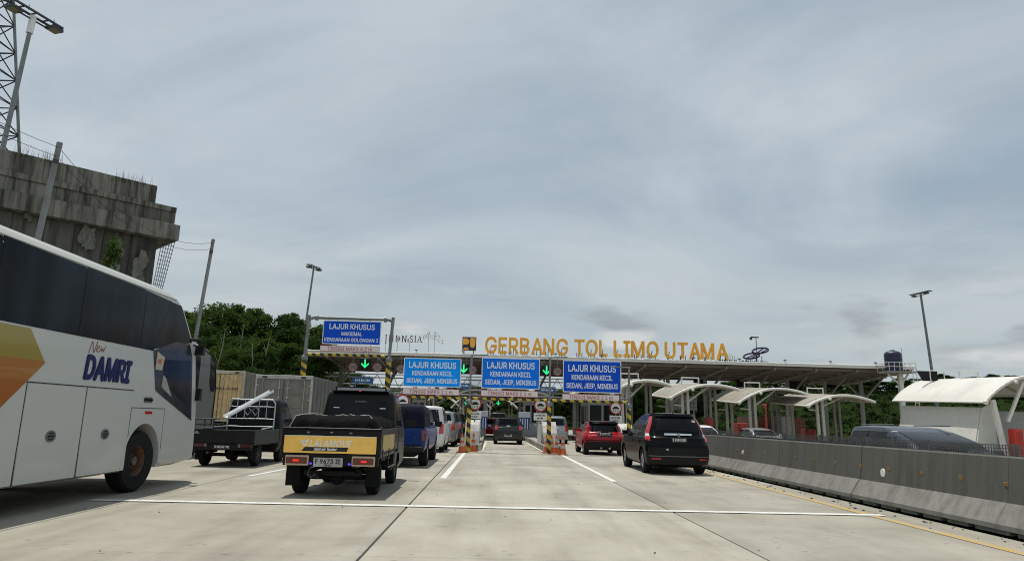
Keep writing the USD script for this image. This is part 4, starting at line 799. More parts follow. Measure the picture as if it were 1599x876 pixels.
def grey_coach():
    C = 19.55; P = paint('grey_coach_paint', (.115, .113, .105), .45, dirt=.2)
    t = thing('coach', 'grey coach front showing between the white coach and the boxed lorries', 'coach', (-10.4, C, 0))
    sh = Shell([(.72, -4.6, 4.3, 1.2, .2, .35, .05), (.85, -4.7, 4.55, 1.25, .25, .35, .05), (2.0, -4.7, 4.5, 1.25, .25, .35, .05), (2.8, -4.7, 4.25, 1.25, .25, .35, .05), (3.2, -4.65, 3.95, 1.23, .25, .4, .05), (3.42, -4.6, 3.5, 1.15, .25, .45, .05), (3.56, -4.4, 2.9, .95, .25, .4, .05)])
    obj('body', sh.mesh(), P, t, smooth=35)
    for s in ('left', 'right'):
        obj('side_window', [sh.patch(s, [(3.56, 2.35), (4.12, 2.25), (4.02, 2.98), (3.50, 3.12)], .008, 5, 6), sh.patch(s, [(3.70, 2.06), (3.98, 2.02), (4.12, 2.251), (3.56, 2.351)], .008, 5, 4)], DGL, t, smooth=30)
        obj('front_edge_seal', sh.strip(s, [(y, z) for y, z in ((4.05, .9), (4.1, 1.6), (4.12, 2.1), (4.02, 2.6), (3.86, 2.95), (3.5, 3.22), (3.0, 3.36), (2.0, 3.42))], .004, .05), BLK, t)
        for k in range(4): obj('side_window', sh.patch(s, [(-4.2 + k * 1.75, 2.05), (-2.55 + k * 1.75, 2.05), (-2.55 + k * 1.75, 3.1), (-4.2 + k * 1.75, 3.1)], .008, 3, 5), DGL, t, smooth=30)
    obj('windscreen', sh.patch('front', [(-1.0, 1.6), (1.0, 1.6), (.85, 3.2), (-.85, 3.2)], .008, 8, 6), DGL, t, smooth=30)
    for y in (-2.6, 3.0):
        for s in (-1, 1): wheel(t, s * 1.05, y, .48, .28, rim=DST, side=s)
    obj('chassis', [box(-1.1, 1.1, -4.3, 4.0, .42, .74), box(-1.2, 1.2, 3.9, 4.3, .4, .75, .05)], UNDER, t)
grey_coach()

def box_lorry(label, x, y, W, L, z0, z1, door, side, frame, lettering=None, planks=0):
    t = thing('box_lorry', label, 'lorry', (x, y, 0)); h = W / 2
    obj('cargo_box', box(-h, h, .05, L, z0, z1, .015), side, t)
    for s in (-1, 1):
        d = obj('rear_door', box(s * .015, s * (h - .06), .005, .05, z0 + .1, z1 - .14, .008), door, t)
        if planks:
            w = (h - .10) / planks
            for k in range(planks):
                a = s * (.03 + k * w); obj('plank', box(a, a + s * (w - .018), -.014 - .004 * ((k * 7) % 3), .004, z0 + .12, z1 - .16, .005), door, d)
        else:
            for k in range(3): obj('door_panel', box(s * .05, s * (h - .10), -.006, .004, z0 + .16 + k * (z1 - z0 - .34) / 3, z0 + .10 + (k + 1) * (z1 - z0 - .34) / 3, .006), door, d)
        obj('lock_rod', [tube((s * .16, -.03, z0 + .1), (s * .16, -.03, z1 - .16), .014, n=8), tube((s * (h - .28), -.03, z0 + .1), (s * (h - .28), -.03, z1 - .16), .012, n=8)] + [box(s * .12, s * .20, -.04, -.005, z, z + .06) for z in (z0 + .4, z0 + 1.0, z1 - .5)], frame, d)
        for z in (z0 + .3, (z0 + z1) / 2, z1 - .4): obj('hinge', box(s * (h - .12), s * (h - .01), -.022, .03, z, z + .06, .005), frame, d)
    fr = obj('rear_frame', [box(-h - .01, h + .01, -.02, .09, z1 - .13, z1 + .015, .01), box(-h - .01, h + .01, -.02, .09, z0 - .02, z0 + .09, .01), box(-h - .01, -h + .055, -.018, .09, z0 + .09, z1 - .13), box(h - .055, h + .01, -.018, .09, z0 + .09, z1 - .13)], frame, t)
    for s in (-1, 1): obj('corner_lamp', box(s * (h - .42), s * (h - .24), -.035, -.015, z1 - .10, z1 - .03, .005), INK, fr)
    for k in range(int(L / .6)):
        for s in (-1, 1): obj('side_rib', box(s * h, s * (h + .014), .3 + k * .6, .35 + k * .6, z0 + .05, z1 - .05, .004), side, t)
    obj('cab', hull([(xx, yy, zz) for xx in (-h + .15, h - .15) for yy, zz in ((L + .15, .55), (L + 1.7, .55), (L + 1.75, 1.2), (L + 1.45, 2.05), (L + .2, 2.1))]), WHT, t, smooth=30)
    obj('windscreen', hull([(xx, yy, zz) for xx in (-h + .25, h - .25) for yy, zz in ((L + 1.72, 1.28), (L + 1.50, 1.95), (L + 1.48, 1.95), (L + 1.70, 1.28))]), DGL, t)
    obj('chassis', [box(-.5, .5, .2, L + 1.4, .5, .75), box(-h + .05, h - .05, .02, .12, .48, .66, .02)], UNDER, t)
    for s in (-1, 1):
        obj('tail_lamp', box(s * (h - .32), s * (h - .06), .0, .03, .52, .62, .005), RED, t); obj('mud_flap', box(s * (h - .55), s * (h - .08), 1.0, 1.02, .12, .7), RUB, t)
        for yy in (1.5, L + .9): wheel(t, s * (h - .25), yy, .38, .3, rim=DST, side=s)
    if lettering: obj('door_lettering', lettering, mat('brown_ink', (.10, .06, .03), .6), t)
    return t
CREAM = mat('cream_planks', (.50, .36, .17), .6, var=.28, scale=5)
GBOX = mat('grey_box_panel', (.19, .175, .15), .55, var=.25, scale=3); GSIDE = mat('grey_box_side', (.10, .097, .09), .55, var=.25, scale=2)
box_lorry('lorry with cream planked rear doors just past the grey coach', -12.2, 32.0, 2.15, 5.5, 1.0, 3.22, CREAM, mat('brown_box_side', (.15, .13, .11), .6, var=.25), mat('worn_cream_frame', (.42, .38, .30), .6, var=.25),
          lettering=[text('gees.com', .15, centre=(.25, 2.45), width=1.2, y=-.024)], planks=5)
box_lorry('grey boxed lorry with a pale top rail ahead of the dark pickup', -7.78, 26.7, 2.12, 4.4, .95, 2.80, GBOX, GSIDE, mat('worn_pale_frame', (.40, .39, .36), .6, var=.3))
# ------------------------------------------------------------------ ground, road slabs and markings
SOIL = mat('grass_ground', (.055, .075, .028), .95, var=.45, scale=.25, bump=.5, bscale=6, spec=.04)
def sheet(x0, x1, y0, y1, z, nx=2, ny=2, f=None):
    X, Y = np.meshgrid(np.linspace(x0, x1, nx), np.linspace(y0, y1, ny)); Z = np.full_like(X, z) if f is None else f(X, Y); v = np.c_[X.ravel(), Y.ravel(), Z.ravel()]; F = []
    for j in range(ny - 1):
        for i in range(nx - 1):
            q = j * nx + i; F += [(q, q + 1, q + nx + 1), (q, q + nx + 1, q + nx)]
    return trimesh.Trimesh(v, F, process=False)
obj('ground', sheet(-900, 900, -60, 1500, -.05), SOIL, kind='structure')
ROAD = road_material('road_concrete')
JOINT = mat('joint_filler', (.03, .028, .024), .9, var=.4, scale=2)
rd = thing('road', None, None, kind='structure')
obj('road_base', box(-19.6, 6.95, -12, 110, -.30, -.012), JOINT, rd)
obj('road_base', box(7.5, 40, -12, 110, -.30, -.012), JOINT, rd)
XS = [-19.6, -15.0, -10.2, -5.50, -1.24, 2.99, 6.94]
YS = [-12, -7.2, -2.4, 2.4, 7.4, 12.15, 17.1, 22.0, 27.0, 32.0, 37.2, 42.6, 48.0, 54.0, 62.0, 72.0, 88.0, 110.0]
rng = random.Random(4)
for i in range(len(XS) - 1):
    for j in range(len(YS) - 1):
        a, b, c, d = XS[i] + .013, XS[i + 1] - .013, YS[j] + .004, YS[j + 1] - .004; e = rng.uniform(-.0015, .0015)
        obj('concrete_slab', box(a, b, c, d, -.2, e, .006), ROAD, rd)
for j in range(len(YS) - 1):
    for a, b in ((7.55, 12.6), (12.63, 18), (18.03, 26), (26.03, 40)):
        obj('concrete_slab', box(a, b - .01, YS[j] + .005, YS[j + 1] - .005, -.2, 0, .006), ROAD, rd)
def marking(name, c, wear=.5):
    if name in LOOK: return LOOK[name]
    LOOK[name] = usdkit.material(stage, '/World/Looks/' + name, {
        'g': ('geometry', {}), 'n': ('noise_texture', {'scale': 5.0, 'detail': 9.0, 'roughness': .75}), 'r': ('rgb_ramp', {'ramp': [(.40, (0, 0, 0)), (.56, (1, 1, 1))]}),
        'mx': ('math', {'math_type': 'multiply_add', 'value2': wear, 'value3': 1 - wear}), 'm': ('mix', {'color1': (.32, .31, .28), 'color2': c}), 'p': ('principled_bsdf', {'roughness': .65})},
        [('g.position', 'n.vector'), ('n.fac', 'r.fac'), ('r.color', 'mx.value1'), ('mx.value', 'm.fac'), ('m.color', 'p.base_color')], surface='p.BSDF')
    return LOOK[name]
MW, MY = marking('white_road_paint', (.66, .66, .62), .5), marking('yellow_road_paint', (.42, .28, .055), .8)
def strip(pts, w, z=.006):
    """painted line through ground points"""
    p = np.array(pts, float); d = p[1] - p[0]; d /= np.linalg.norm(d); n = np.array([-d[1], d[0]]) * w / 2
    return prism([tuple(p[0] + n), tuple(p[1] + n), tuple(p[1] - n), tuple(p[0] - n)], .002, 'xy', z - .002)
obj('stop_line', strip([(-6.1, 11.34), (6.46, 11.58)], .19, .012), MW, kind='structure')
for a, b in (((-5.30, 16.1), (-5.12, 18.4)), ((-5.12, 22.5), (-5.1, 26.0))): obj('lane_line', strip([a, b], .12), MW, kind='structure')
obj('lane_line', strip([(-1.02, 16.7), (-.94, 29.5)], .14), MW, kind='structure')
obj('lane_line', strip([(3.02, 16.9), (3.05, 29.6)], .14), MW, kind='structure')
obj('lane_line', strip([(-.26, 31.5), (-.10, 44.0)], .10), MW, kind='structure')
obj('lane_line', strip([(2.50, 31.8), (2.40, 44.0)], .10), MW, kind='structure')
obj('gate_stop_line', strip([(-.2, 33.6), (2.45, 33.6)], .14), mat('dark_loop_cut', (.07, .07, .065), .9), kind='structure')
obj('edge_line', strip([(6.24, -2), (6.26, 12.5)], .17), MY, kind='structure'); obj('edge_line', strip([(6.26, 12.5), (6.58, 31.0)], .16), MY, kind='structure')
for k in range(7): obj('edge_line', strip([(-19.0 + .002 * k, 4 + k * 6.0), (-19.0, 8 + k * 6.0)], .12), MW, kind='structure')
# spalled joint edges and small debris on the slabs
rng = random.Random(11); G = []
for _ in range(130):
    x, y = rng.uniform(6.35, 6.92), rng.uniform(6, 30); r = rng.uniform(.008, .03)
    m = trimesh.creation.icosphere(1, r); m.vertices *= (1, 1, .5); m.vertices += np.array([x, y, .003 + r * .2]); G.append(m)
for _ in range(60):
    x, y = rng.uniform(-5, 6.2), rng.uniform(6.5, 30); r = rng.uniform(.005, .014)
    m = trimesh.creation.icosphere(0, r); m.vertices += np.array([x, y, .004]); G.append(m)
obj('gravel', G, mat('grit', (.11, .10, .085), .95, var=.5, scale=30), label='loose grit lying along the foot of the barrier', cat='grit', kind='stuff')

# ------------------------------------------------------------------ concrete barrier on the right
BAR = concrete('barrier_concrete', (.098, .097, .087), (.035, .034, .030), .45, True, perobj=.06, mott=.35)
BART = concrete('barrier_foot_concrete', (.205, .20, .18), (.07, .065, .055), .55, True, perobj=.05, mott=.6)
ORG = mat('dusty_amber_reflector', (.20, .115, .03), .5, var=.5, scale=20)
def fit(px, py, X):
    r = CAM @ np.array([px - 799.5, -(py - 438.0), -FPX]); return r * (X / r[0]) + np.array([0, 0, EYE])
bt = thing('concrete_barrier', 'grey concrete traffic barrier with small amber reflectors along the right lane', 'barrier')
ends = [-6.0, -2.0, 2.0, 6.0, 9.95, 13.9, 17.85, 21.8, 25.75, 29.7, 33.65, 37.6]
for k in range(len(ends) - 1):
    a, b = ends[k] + .008, ends[k + 1] - .008; w = .004 * ((k * 5) % 3 - 1)
    up = [(7.36 + w, .40), (7.44 + w, 1.02), (7.47 + w, 1.04), (7.66 + w, 1.04), (7.69 + w, 1.02), (7.76 + w, .40)]
    ft = [(7.145 + w, .05), (7.15 + w, .12), (7.34 + w, .40), (7.79 + w, .40), (7.98 + w, .12), (7.98 + w, .05)]
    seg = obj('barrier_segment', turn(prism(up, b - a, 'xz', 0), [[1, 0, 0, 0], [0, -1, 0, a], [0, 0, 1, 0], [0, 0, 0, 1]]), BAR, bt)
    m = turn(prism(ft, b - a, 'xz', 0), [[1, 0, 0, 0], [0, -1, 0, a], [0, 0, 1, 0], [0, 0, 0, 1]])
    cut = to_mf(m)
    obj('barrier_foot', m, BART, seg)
    feet = []
    y = a
    while y < b - .2:
        feet.append(box(7.17 + w, 7.96 + w, y + .0, min(y + .46, b), -.01, .05)); y += .62
    obj('barrier_toe', feet, BART, seg)
    for q in range(2 if k else 2):
        y = a + 1.0 + q * 1.98
        if y > 8: obj('reflector', box(7.385 + w, 7.405 + w, y - .045, y + .045, .625, .685, .004), ORG, seg)
        if y > 8: obj('reflector', box(7.385 + w, 7.405 + w, y + .945, y + 1.035, .625, .685, .004), ORG, seg)
WDISC = mat('white_disc', (.74, .73, .70), .5, var=.06)
for px, py in ((1379, 738), (1160, 707)):
    p = fit(px, py, 7.39); obj('round_reflector', lathe([(.001, -.012), (.075, -.012), (.08, 0), (.075, .012), (.001, .012)], 20, 'x', tuple(p)), WDISC, bt, smooth=30)
# scrape marks and a thin screen of mesh along the top
mt = thing('mesh_screen', 'low dark mesh screen standing along the top of the barrier', 'mesh fence')
MESH = mat('mesh_wire', (.12, .12, .115), .55, metal=.4, var=.3, scale=10)
W_ = []
y0, y1, z0, z1 = 6.0, 37.0, 1.04, 1.20
for k in range(4): W_.append(box(7.56, 7.566, y0, y1, z0 + k * .05, z0 + k * .05 + .009))
y = y0
while y < y1: W_.append(box(7.556, 7.57, y, y + .009, z0 - .01, z1)); y += .06 if y < 16 else .11
obj('mesh', W_, MESH, mt)
for y in np.arange(6.0, 37.1, 1.98): obj('mesh_post', box(7.545, 7.585, y - .015, y + .015, 1.03, 1.22), MESH, mt)
# hoses lying along the top of the barrier
obj('cable_duct', [tube((7.50, 24.0, 1.065), (7.50, 31.0, 1.065), .025, n=8), tube((7.62, 14.5, 1.06), (7.60, 26.0, 1.06), .02, n=8)], BLK, bt)

# ------------------------------------------------------------------ lane islands, kerb blocks, bull noses
KW, KD = concrete('kerb_pale', (.40, .385, .33), (.10, .09, .06), .5, False), concrete('kerb_dark', (.10, .088, .055), (.03, .03, .025), .5, False)
ISL = concrete('island_concrete', (.33, .32, .30), (.10, .09, .08), .4, False)
NOSE = concrete('bull_nose_concrete', (.50, .49, .46), (.14, .13, .12), .5, True)
islands = [(-.75, 31.0, .48, 'second'), (2.98, 31.6, .48, 'third'), (7.05, 33.5, .55, 'fourth'), (-5.0, 34.0, .5, 'first')]
for n, (xc, ya, hw, _) in enumerate(islands):
    lab = ['kerbed lane island with orange cones at its tip left of the charcoal hatchback', 'kerbed lane island with a cluster of cones at its tip right of the charcoal hatchback', 'kerbed lane island with the grey booth right of the red hatchback', 'kerbed lane island between the lorry lane and the left queue'][n]
    t = thing('lane_island', lab, 'traffic island', (xc, ya, 0))
    obj('island_top', [prism(Polygon([(-hw + .12, 40), (-hw + .12, .9), (-.12, .25), (.12, .25), (hw - .12, .9), (hw - .12, 40)]), .23, 'xy', 0)], ISL, t)
    kb = [((-hw, .95), (-.16, .02)), ((-.16, .02), (.16, .02)), ((.16, .02), (hw, .95))]
    def kerb(a, b, m):
        a, b = np.array(a, float), np.array(b, float); d = b - a; L = np.linalg.norm(d); q = turn(box(0, L - .015, 0, .14, 0, .27, .02), [[d[0] / L, -d[1] / L, 0, a[0]], [d[1] / L, d[0] / L, 0, a[1]], [0, 0, 1, 0], [0, 0, 0, 1]]); obj('kerb_block', q, m, t)
    c = 0
    for a, b in kb:
        a, b = np.array(a), np.array(b); L = np.linalg.norm(b - a); k = max(1, round(L / .42))
        for i in range(k): kerb(a + (b - a) * i / k, a + (b - a) * (i + 1) / k, (KW, KD)[c % 2]); c += 1
    y = .95; c = 0
    while y < 24:
        s = .5 if y < 12 else 1.5
        kerb((-hw, y + s), (-hw, y), (KD, KW)[c % 2]); kerb((hw, y), (hw, y + s), (KD, KW)[c % 2]); y += s; c += 1
    # bull nose: pale wedge block with a darker sloping toe
    obj('bull_nose', hull([(x, y, z) for x in (-hw + .14, hw - .14) for y, z in ((2.2, .24), (2.9, 1.12), (3.3, 1.32), (6.3, 1.32), (6.3, .24))]), NOSE, t)
    obj('bull_nose_toe', hull([(x, y, z) for x in (-hw + .13, hw - .13) for y, z in ((1.3, .23), (2.1, .62), (3.1, .95), (3.6, .23))]), concrete('toe_concrete', (.17, .165, .155), (.05, .05, .05), .4), t)
    bl = mat('blue_panel', (.025, .05, .20), .4, var=.15); 
    if n in (0, 1):
        q = thing('striped_panel', ['blue striped attenuator panel standing beyond the left bull nose', 'blue striped attenuator panel standing beyond the right bull nose'][n], 'road panel', (xc + (.35 if n == 0 else -.75), ya + 12.5, 0.24))
        obj('panel', box(-.32, .32, 0, .06, .55, 1.25, .01), bl, q); obj('post', [box(-.04, .04, .06, .12, 0, 1.3)], STL, q)
        for k in range(4): obj('white_slat', box(-.26 + k * .15, -.22 + k * .15, -.012, 0, .58, 1.22), WINK, q)
        obj('head_plate', box(-.36, .36, .0, .05, 1.28, 1.62, .01), mat('pale_head_plate', (.45, .47, .5), .5), q)

# ------------------------------------------------------------------ height gantries with their signs
YB = stripes('yellow_black_tape', (.60, .42, .02), (.018, .017, .015), 2.6, (0.75, 0.0, 1.0))
YBB = stripes('yellow_black_bar', (.60, .42, .02), (.018, .017, .015), 2.7, (1.0, 0.0, 0.55))
RW = stripes('red_white_tape', (.75, .74, .7), (.45, .02, .02), 2.6, (1.0, 0.0, 0.0))
BLUE = mat('sign_blue', (.002, .075, .55), .4, var=.08, scale=1.2, spec=.15); BLUE2 = mat('bright_sign_blue', (.002, .29, .92), .35, var=.14, scale=1.0, spec=.15)
SWHITE = mat('sign_white', (.80, .80, .80), .45, var=.03)
PINK = mat('height_plate_white', (.74, .66, .64), .5, var=.06); DRED = mat('height_red', (.42, .03, .03), .5, var=.08)
def post(parent, x, y, z_tape, z_top, lean=0.0, r=.055):
    o = obj('post', tube((x, y, z_tape), (x + lean, y, z_top), r), STL, parent, smooth=40)
    obj('striped_sleeve', tube((x, y, .015), (x, y, z_tape), r + .045, n=14), YB, o, smooth=40)
    obj('post_collar', lathe([(r, -.14), (r + .075, -.06), (r + .09, .02), (r + .05, .10), (r, .16)], 14, 'z', (x, y, z_tape + .05)), STL, o, smooth=40)
    return o
def blue_sign(label, c, y, w, h, lines, m):
    x, z = c; t = thing('lane_sign', label, 'road sign', (x, y, z))
    obj('sign_board', prism(rrect(-w / 2, w / 2, -h / 2, h / 2, .05), .03, 'xz', .03), STL, t)
    obj('sign_border', prism(rrect(-w / 2, w / 2, -h / 2, h / 2, .05), .004, 'xz', .0), SWHITE, t)
    obj('sign_face', prism(rrect(-w / 2 + .035, w / 2 - .035, -h / 2 + .035, h / 2 - .035, .035), .004, 'xz', -.004), m, t)
    for s, zz, hh, ww in lines: obj('lettering', text(s, hh, centre=(0, zz), width=ww, depth=.003, y=-.008, bold=True), SWHITE, t)
    return t
def height_plate(label, c, y, w, h, s, wt):
    x, z = c; t = thing('height_plate', label, 'road sign', (x, y, z))
    obj('plate', box(-w / 2, w / 2, 0, .02, -h / 2, h / 2, .004), DRED, t)
    obj('plate_face', box(-w / 2 + .02, w / 2 - .02, -.004, .0, -h / 2 + .02, h / 2 - .02), PINK, t)
    obj('lettering', text(s, h * .56, centre=(0.0, -.0), width=wt, depth=.003, y=-.008, bold=False), DRED, t)
# tall gantry over the lorry lane
YG = 32.0
t = thing('height_gantry', 'tall steel height gantry over the lorry lane with striped post feet', 'gantry')
A, B = at(483, 495, YG), at(614, 500, YG); zt = 6.0
xa, xb = at(473, 588, YG)[0], at(605, 600, YG)[0]
for x, xt, s in ((xa, A[0], 1), (xb, B[0], -1)): post(t, x, YG, 3.85, zt - .12, xt - x, .075)
zt = (A[2] + B[2]) / 2
obj('top_rail', [pipe([(A[0] - .01, YG, zt - .25), (A[0] + .03, YG, zt - .06), (A[0] + .22, YG, zt), (B[0] - .22, YG, zt), (B[0] - .03, YG, zt - .06), (B[0], YG, zt - .25)], .075)] + [tube((x - .06, YG, zt), (x + .06, YG, zt), .13, n=12) for x in (A[0] + .35, B[0] - .35)], STL, t, smooth=40)
C_, D_ = at(485, 551, YG), at(606, 558, YG); zb = (C_[2] + D_[2]) / 2
obj('height_bar', tube((xa + .15, YG - .02, zb), (xb - .05, YG - .02, zb), .06, n=12), YBB, t, smooth=40)
cs = (at(504, 500.5, YG) + at(595, 538.5, YG)) / 2; w = at(595, 520, YG)[0] - at(504, 520, YG)[0]; h = at(548, 501, YG)[2] - at(548, 538, YG)[2]
obj('sign_hanger', [tube((x, YG + .05, zt - .05), (x, YG + .05, cs[2] + h / 2 - .1), .014, n=6) for x in (cs[0] - w * .27, cs[0] + w * .30)] + [tube((x, YG + .05, cs[2] - h / 2), (x, YG + .05, cs[2] - h / 2 - .3), .014, n=6) for x in (cs[0] - w * .27, cs[0] + w * .33)], STL, t)
blue_sign('blue LAJUR KHUSUS MAKSIMAL sign hanging from the tall lorry gantry', (cs[0], cs[2]), YG, w, h, [('LAJUR KHUSUS', h * .25, h * .22, w * .78), ('MAKSIMAL', -h * .05, h * .15, w * .35), ('KENDARAAN GOLONGAN 3', -h * .31, h * .15, w * .92)], BLUE)
hs = (at(500, 540, YG) + at(592.5, 549.5, YG)) / 2
height_plate('white plate reading TINGGI MAKS 4.2 m under the lorry lane sign', (hs[0], hs[2]), YG - .02, w * 1.02, .27, 'TINGGI MAKS 4.2 m', w * .76)
# low gantry across the three car lanes
YL = 29.6
t = thing('height_gantry', 'long low gantry over the car lanes with thin posts and a striped bar', 'gantry')
px_ = [(607, 560, 610), (737, 553, 700), (862, 557, 706), (988, 575, 690)]
PX = [at(a, 640, YL)[0] for a in (618, 732.5, 857.5, 982)]
zt2 = at(800, 556, YL)[2]
for k, x in enumerate(PX):
    post(t, x, YL, (2.0 if k < 3 else 2.0), zt2 - (0 if k < 3 else .35), .02, .045) if k else None
for k in (1, 2, 3):
    z = zt2 - (0 if k < 3 else .35); obj('bracket_arm', [pipe([(PX[k] + .02, YL, z - .06), (PX[k] + .06, YL, z), (PX[k] + .75 * (1 if k < 3 else -1), YL, z + .02)], .03, 8)], STL, t, smooth=40)
zbar = at(745, 622, YL)[2]
for a, b in ((PX[0], PX[1] - .12), (PX[1] + .1, PX[2] - .1), (PX[2] + .1, PX[3] - .06)):
    obj('height_bar', tube((a, YL - .02, zbar), (b, YL - .02, zbar), .052, n=12), YBB, t, smooth=40)
obj('bar_carrier', [tube((PX[0] - .2, YL + .1, zbar + .14), (PX[3], YL + .1, zbar + .14), .03, n=8)] + [tube((x, YL + .1, zbar + .14), (x, YL + .1, zt2 - .2), .02, n=6) for x in (at(650, 600, YL)[0], at(705, 600, YL)[0], at(775, 600, YL)[0], at(825, 600, YL)[0], at(900, 600, YL)[0], at(950, 600, YL)[0])], STL, t)
three = [('bright blue LAJUR KHUSUS KENDARAAN KECIL sign above the blue pickup', (630, 720, 559, 604), BLUE2, 'blue pickup'),
         ('blue LAJUR KHUSUS KENDARAAN KECIL sign above the charcoal hatchback', (752, 843, 559, 607), mat('mid_sign_blue', (.002, .18, .80), .35, var=.10, scale=1.0, spec=.15), 'charcoal hatchback'),
         ('deep blue LAJUR KHUSUS KENDARAAN KECIL sign above the small red hatchback', (879, 970, 563, 613), BLUE, 'small red hatchback')]
for lab, (xa_, xb_, ya_, yb_), m, who in three:
    a, b = at(xa_, (ya_ + yb_) / 2, YL), at(xb_, (ya_ + yb_) / 2, YL); c = (a + b) / 2; w = b[0] - a[0]; h = at((xa_ + xb_) / 2, ya_, YL)[2] - at((xa_ + xb_) / 2, yb_, YL)[2]
    blue_sign(lab, (c[0], c[2]), YL, w, h, [('LAJUR KHUSUS', h * .255, h * .205, w * .82), ('KENDARAAN KECIL', -h * .03, h * .15, w * .70), ('SEDAN, JEEP, MINIBUS', -h * .29, h * .15, w * .88)], m)
    q = at((xa_ + xb_) / 2 - 2, yb_ + 7.5, YL); height_plate('white plate reading TINGGI MAKS 2.1 m below the sign above the ' + who, (q[0], q[2]), YL - .02, w * .98, .27, 'TINGGI MAKS 2.1 m', w * .74)
# round signs with the black bar, each with a plate
def round_sign(label, px, py, Y, r, plate_, txt=None):
    p = at(px, py, Y); t = thing('round_sign', label, 'road sign', tuple(p))
    obj('red_ring', lathe([(.001, -.01), (r, -.01), (r, .012), (.001, .012)], 28, 'y'), mat('sign_red', (.45, .02, .025), .4, var=.08), t)
    obj('white_disc', lathe([(.001, -.018), (r * .80, -.018), (r * .80, -.0105), (.001, -.0105)], 28, 'y'), SWHITE, t)
    obj('black_vehicle_mark', [prism(rrect(-r * .55, r * .55, -r * .16, r * .06, r * .06), .004, 'xz', -.019), prism([(-r * .38, r * .06), (r * .38, r * .06), (r * .25, r * .26), (-r * .25, r * .26)], .004, 'xz', -.019)], INK, t)
    if txt: obj('height_digits', text(txt, r * .26, centre=(0, -r * .42), y=-.019), INK, t)
    obj('stay', [box(-.03, .03, .013, .05, -r - (.5 if plate_ else .15), r * .8)], STL, t)
    if plate_:
        q = obj('white_plate', box(-r * 1.0, r * 1.0, -.01, .012, -r - .36, -r - .06, .006), SWHITE, t); obj('plate_lettering', blurred_line(0, -r - .15, r * 1.5, r * .22, -.0105, 8) + blurred_line(0, -r - .27, r * 1.0, r * .22, -.0105, 5), INK, q)
    return t
round_sign('round white sign with red ring over the blue pickup hood', 629, 626, 28.9, .27, False)
round_sign('round white sign behind the first thin gantry post', 742, 630, 30.4, .28, True, '2.1 m')
round_sign('round white sign with a plate left of the second thin gantry post', 844, 632.5, 30.2, .28, True, '2.1 m')
round_sign('round white sign with a plate above the small red hatchback', 961.5, 637, 30.9, .27, True, '2.1 m')

# ------------------------------------------------------------------ traffic cones
ORANGE = mat('cone_orange', (.52, .105, .028), .55, var=.18, scale=8); REFL = mat('cone_white_band', (.46, .40, .34), .45, var=.12, scale=12)
def cone(label, x, y, h=.78, rot=0, tilt=0.0, group=None):
    t = thing('traffic_cone', label, 'traffic cone', (x, y, 0), rot, group)
    obj('base', box(-.2, .2, -.2, .2, 0, .04, .012), mat('cone_foot', (.33, .085, .03), .7, var=.3), t)
    r = lambda z: .155 - (.155 - .028) * z / h
    obj('cone_body', lathe([(.12, .04), (r(.05), .04), (r(.1), .1), (r(h), h), (.02, h + .005), (.012, h - .02)], 20), ORANGE, t, smooth=40)
    for a, b in ((h * .34, h * .50), (h * .64, h * .80)): obj('white_band', lathe([(r(a) + .001, a), (r(a) + .005, a), (r(b) + .005, b), (r(b) + .001, b)], 20), REFL, t, smooth=40)
cone('front orange cone at the tip of the island left of the middle lane', -1.06, 29.2, rot=10)
cone('orange cone close behind the front cone at the first striped post', -.62, 30.4, rot=-5)
cone('rearmost of the three cones at the first striped post', -.86, 30.72, rot=15)
cone('front right cone of the cluster beside the second striped post', 3.10, 29.3, rot=8)
cone('second cone from the right in the cluster beside the second striped post', 2.90, 29.9, rot=-7)
cone('third cone from the right in the cluster beside the second striped post', 2.72, 30.25, rot=0)
cone('leftmost cone of the cluster beside the second striped post', 2.53, 30.62, rot=12)
# ------------------------------------------------------------------ toll plaza roof
YF, YB_ = 52.0, 60.5
GIRD = mat('painted_steel', (.22, .21, .185), .5, var=.15, scale=1.5); FASC = mat('white_fascia', (.74, .73, .70), .45, var=.08, scale=1.0)
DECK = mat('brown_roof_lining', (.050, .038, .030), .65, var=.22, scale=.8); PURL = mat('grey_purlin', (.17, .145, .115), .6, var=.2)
xl, xr = at(478, 549, YF)[0], at(1426, 574, YF)[0]; zf = (at(480, 549, YF)[2] + at(1415, 575, YF)[2]) / 2; zb = zf - .55
gate = thing('toll_gate_roof', 'long low steel roof of the toll plaza spanning every lane', 'toll gate')
def roof_z(y): return zf + (zb - zf) * (y - YF) / (YB_ - YF)
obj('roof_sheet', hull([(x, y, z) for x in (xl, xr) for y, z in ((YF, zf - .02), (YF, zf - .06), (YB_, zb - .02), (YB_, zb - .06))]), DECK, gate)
obj('fascia', box(xl - .02, xr + .02, YF - .12, YF, zf - .10, zf + .10, .02), FASC, gate)
obj('gutter', tube((xl, YF - .16, zf + .10), (xr, YF - .16, zf + .10), .05, n=8), FASC, gate)
for k in range(6):
    y = YF + .5 + k * (YB_ - YF - .8) / 5; obj('purlin', box(xl + .1, xr - .1, y - .11, y + .11, roof_z(y) - .30, roof_z(y) - .065), PURL, gate)
for x in (xl, xr): obj('end_trim', hull([(x + a, y, z) for a in (-.05, .05) for y, z in ((YF, zf + .04), (YF, zf - .16), (YB_, zb + .02), (YB_, zb - .18))]), FASC, gate)
COLX = [at(px, 600, 57.5)[0] for px in (531, 606, 682, 757, 838, 914, 985, 1043, 1101, 1170, 1229, 1287, 1344)]
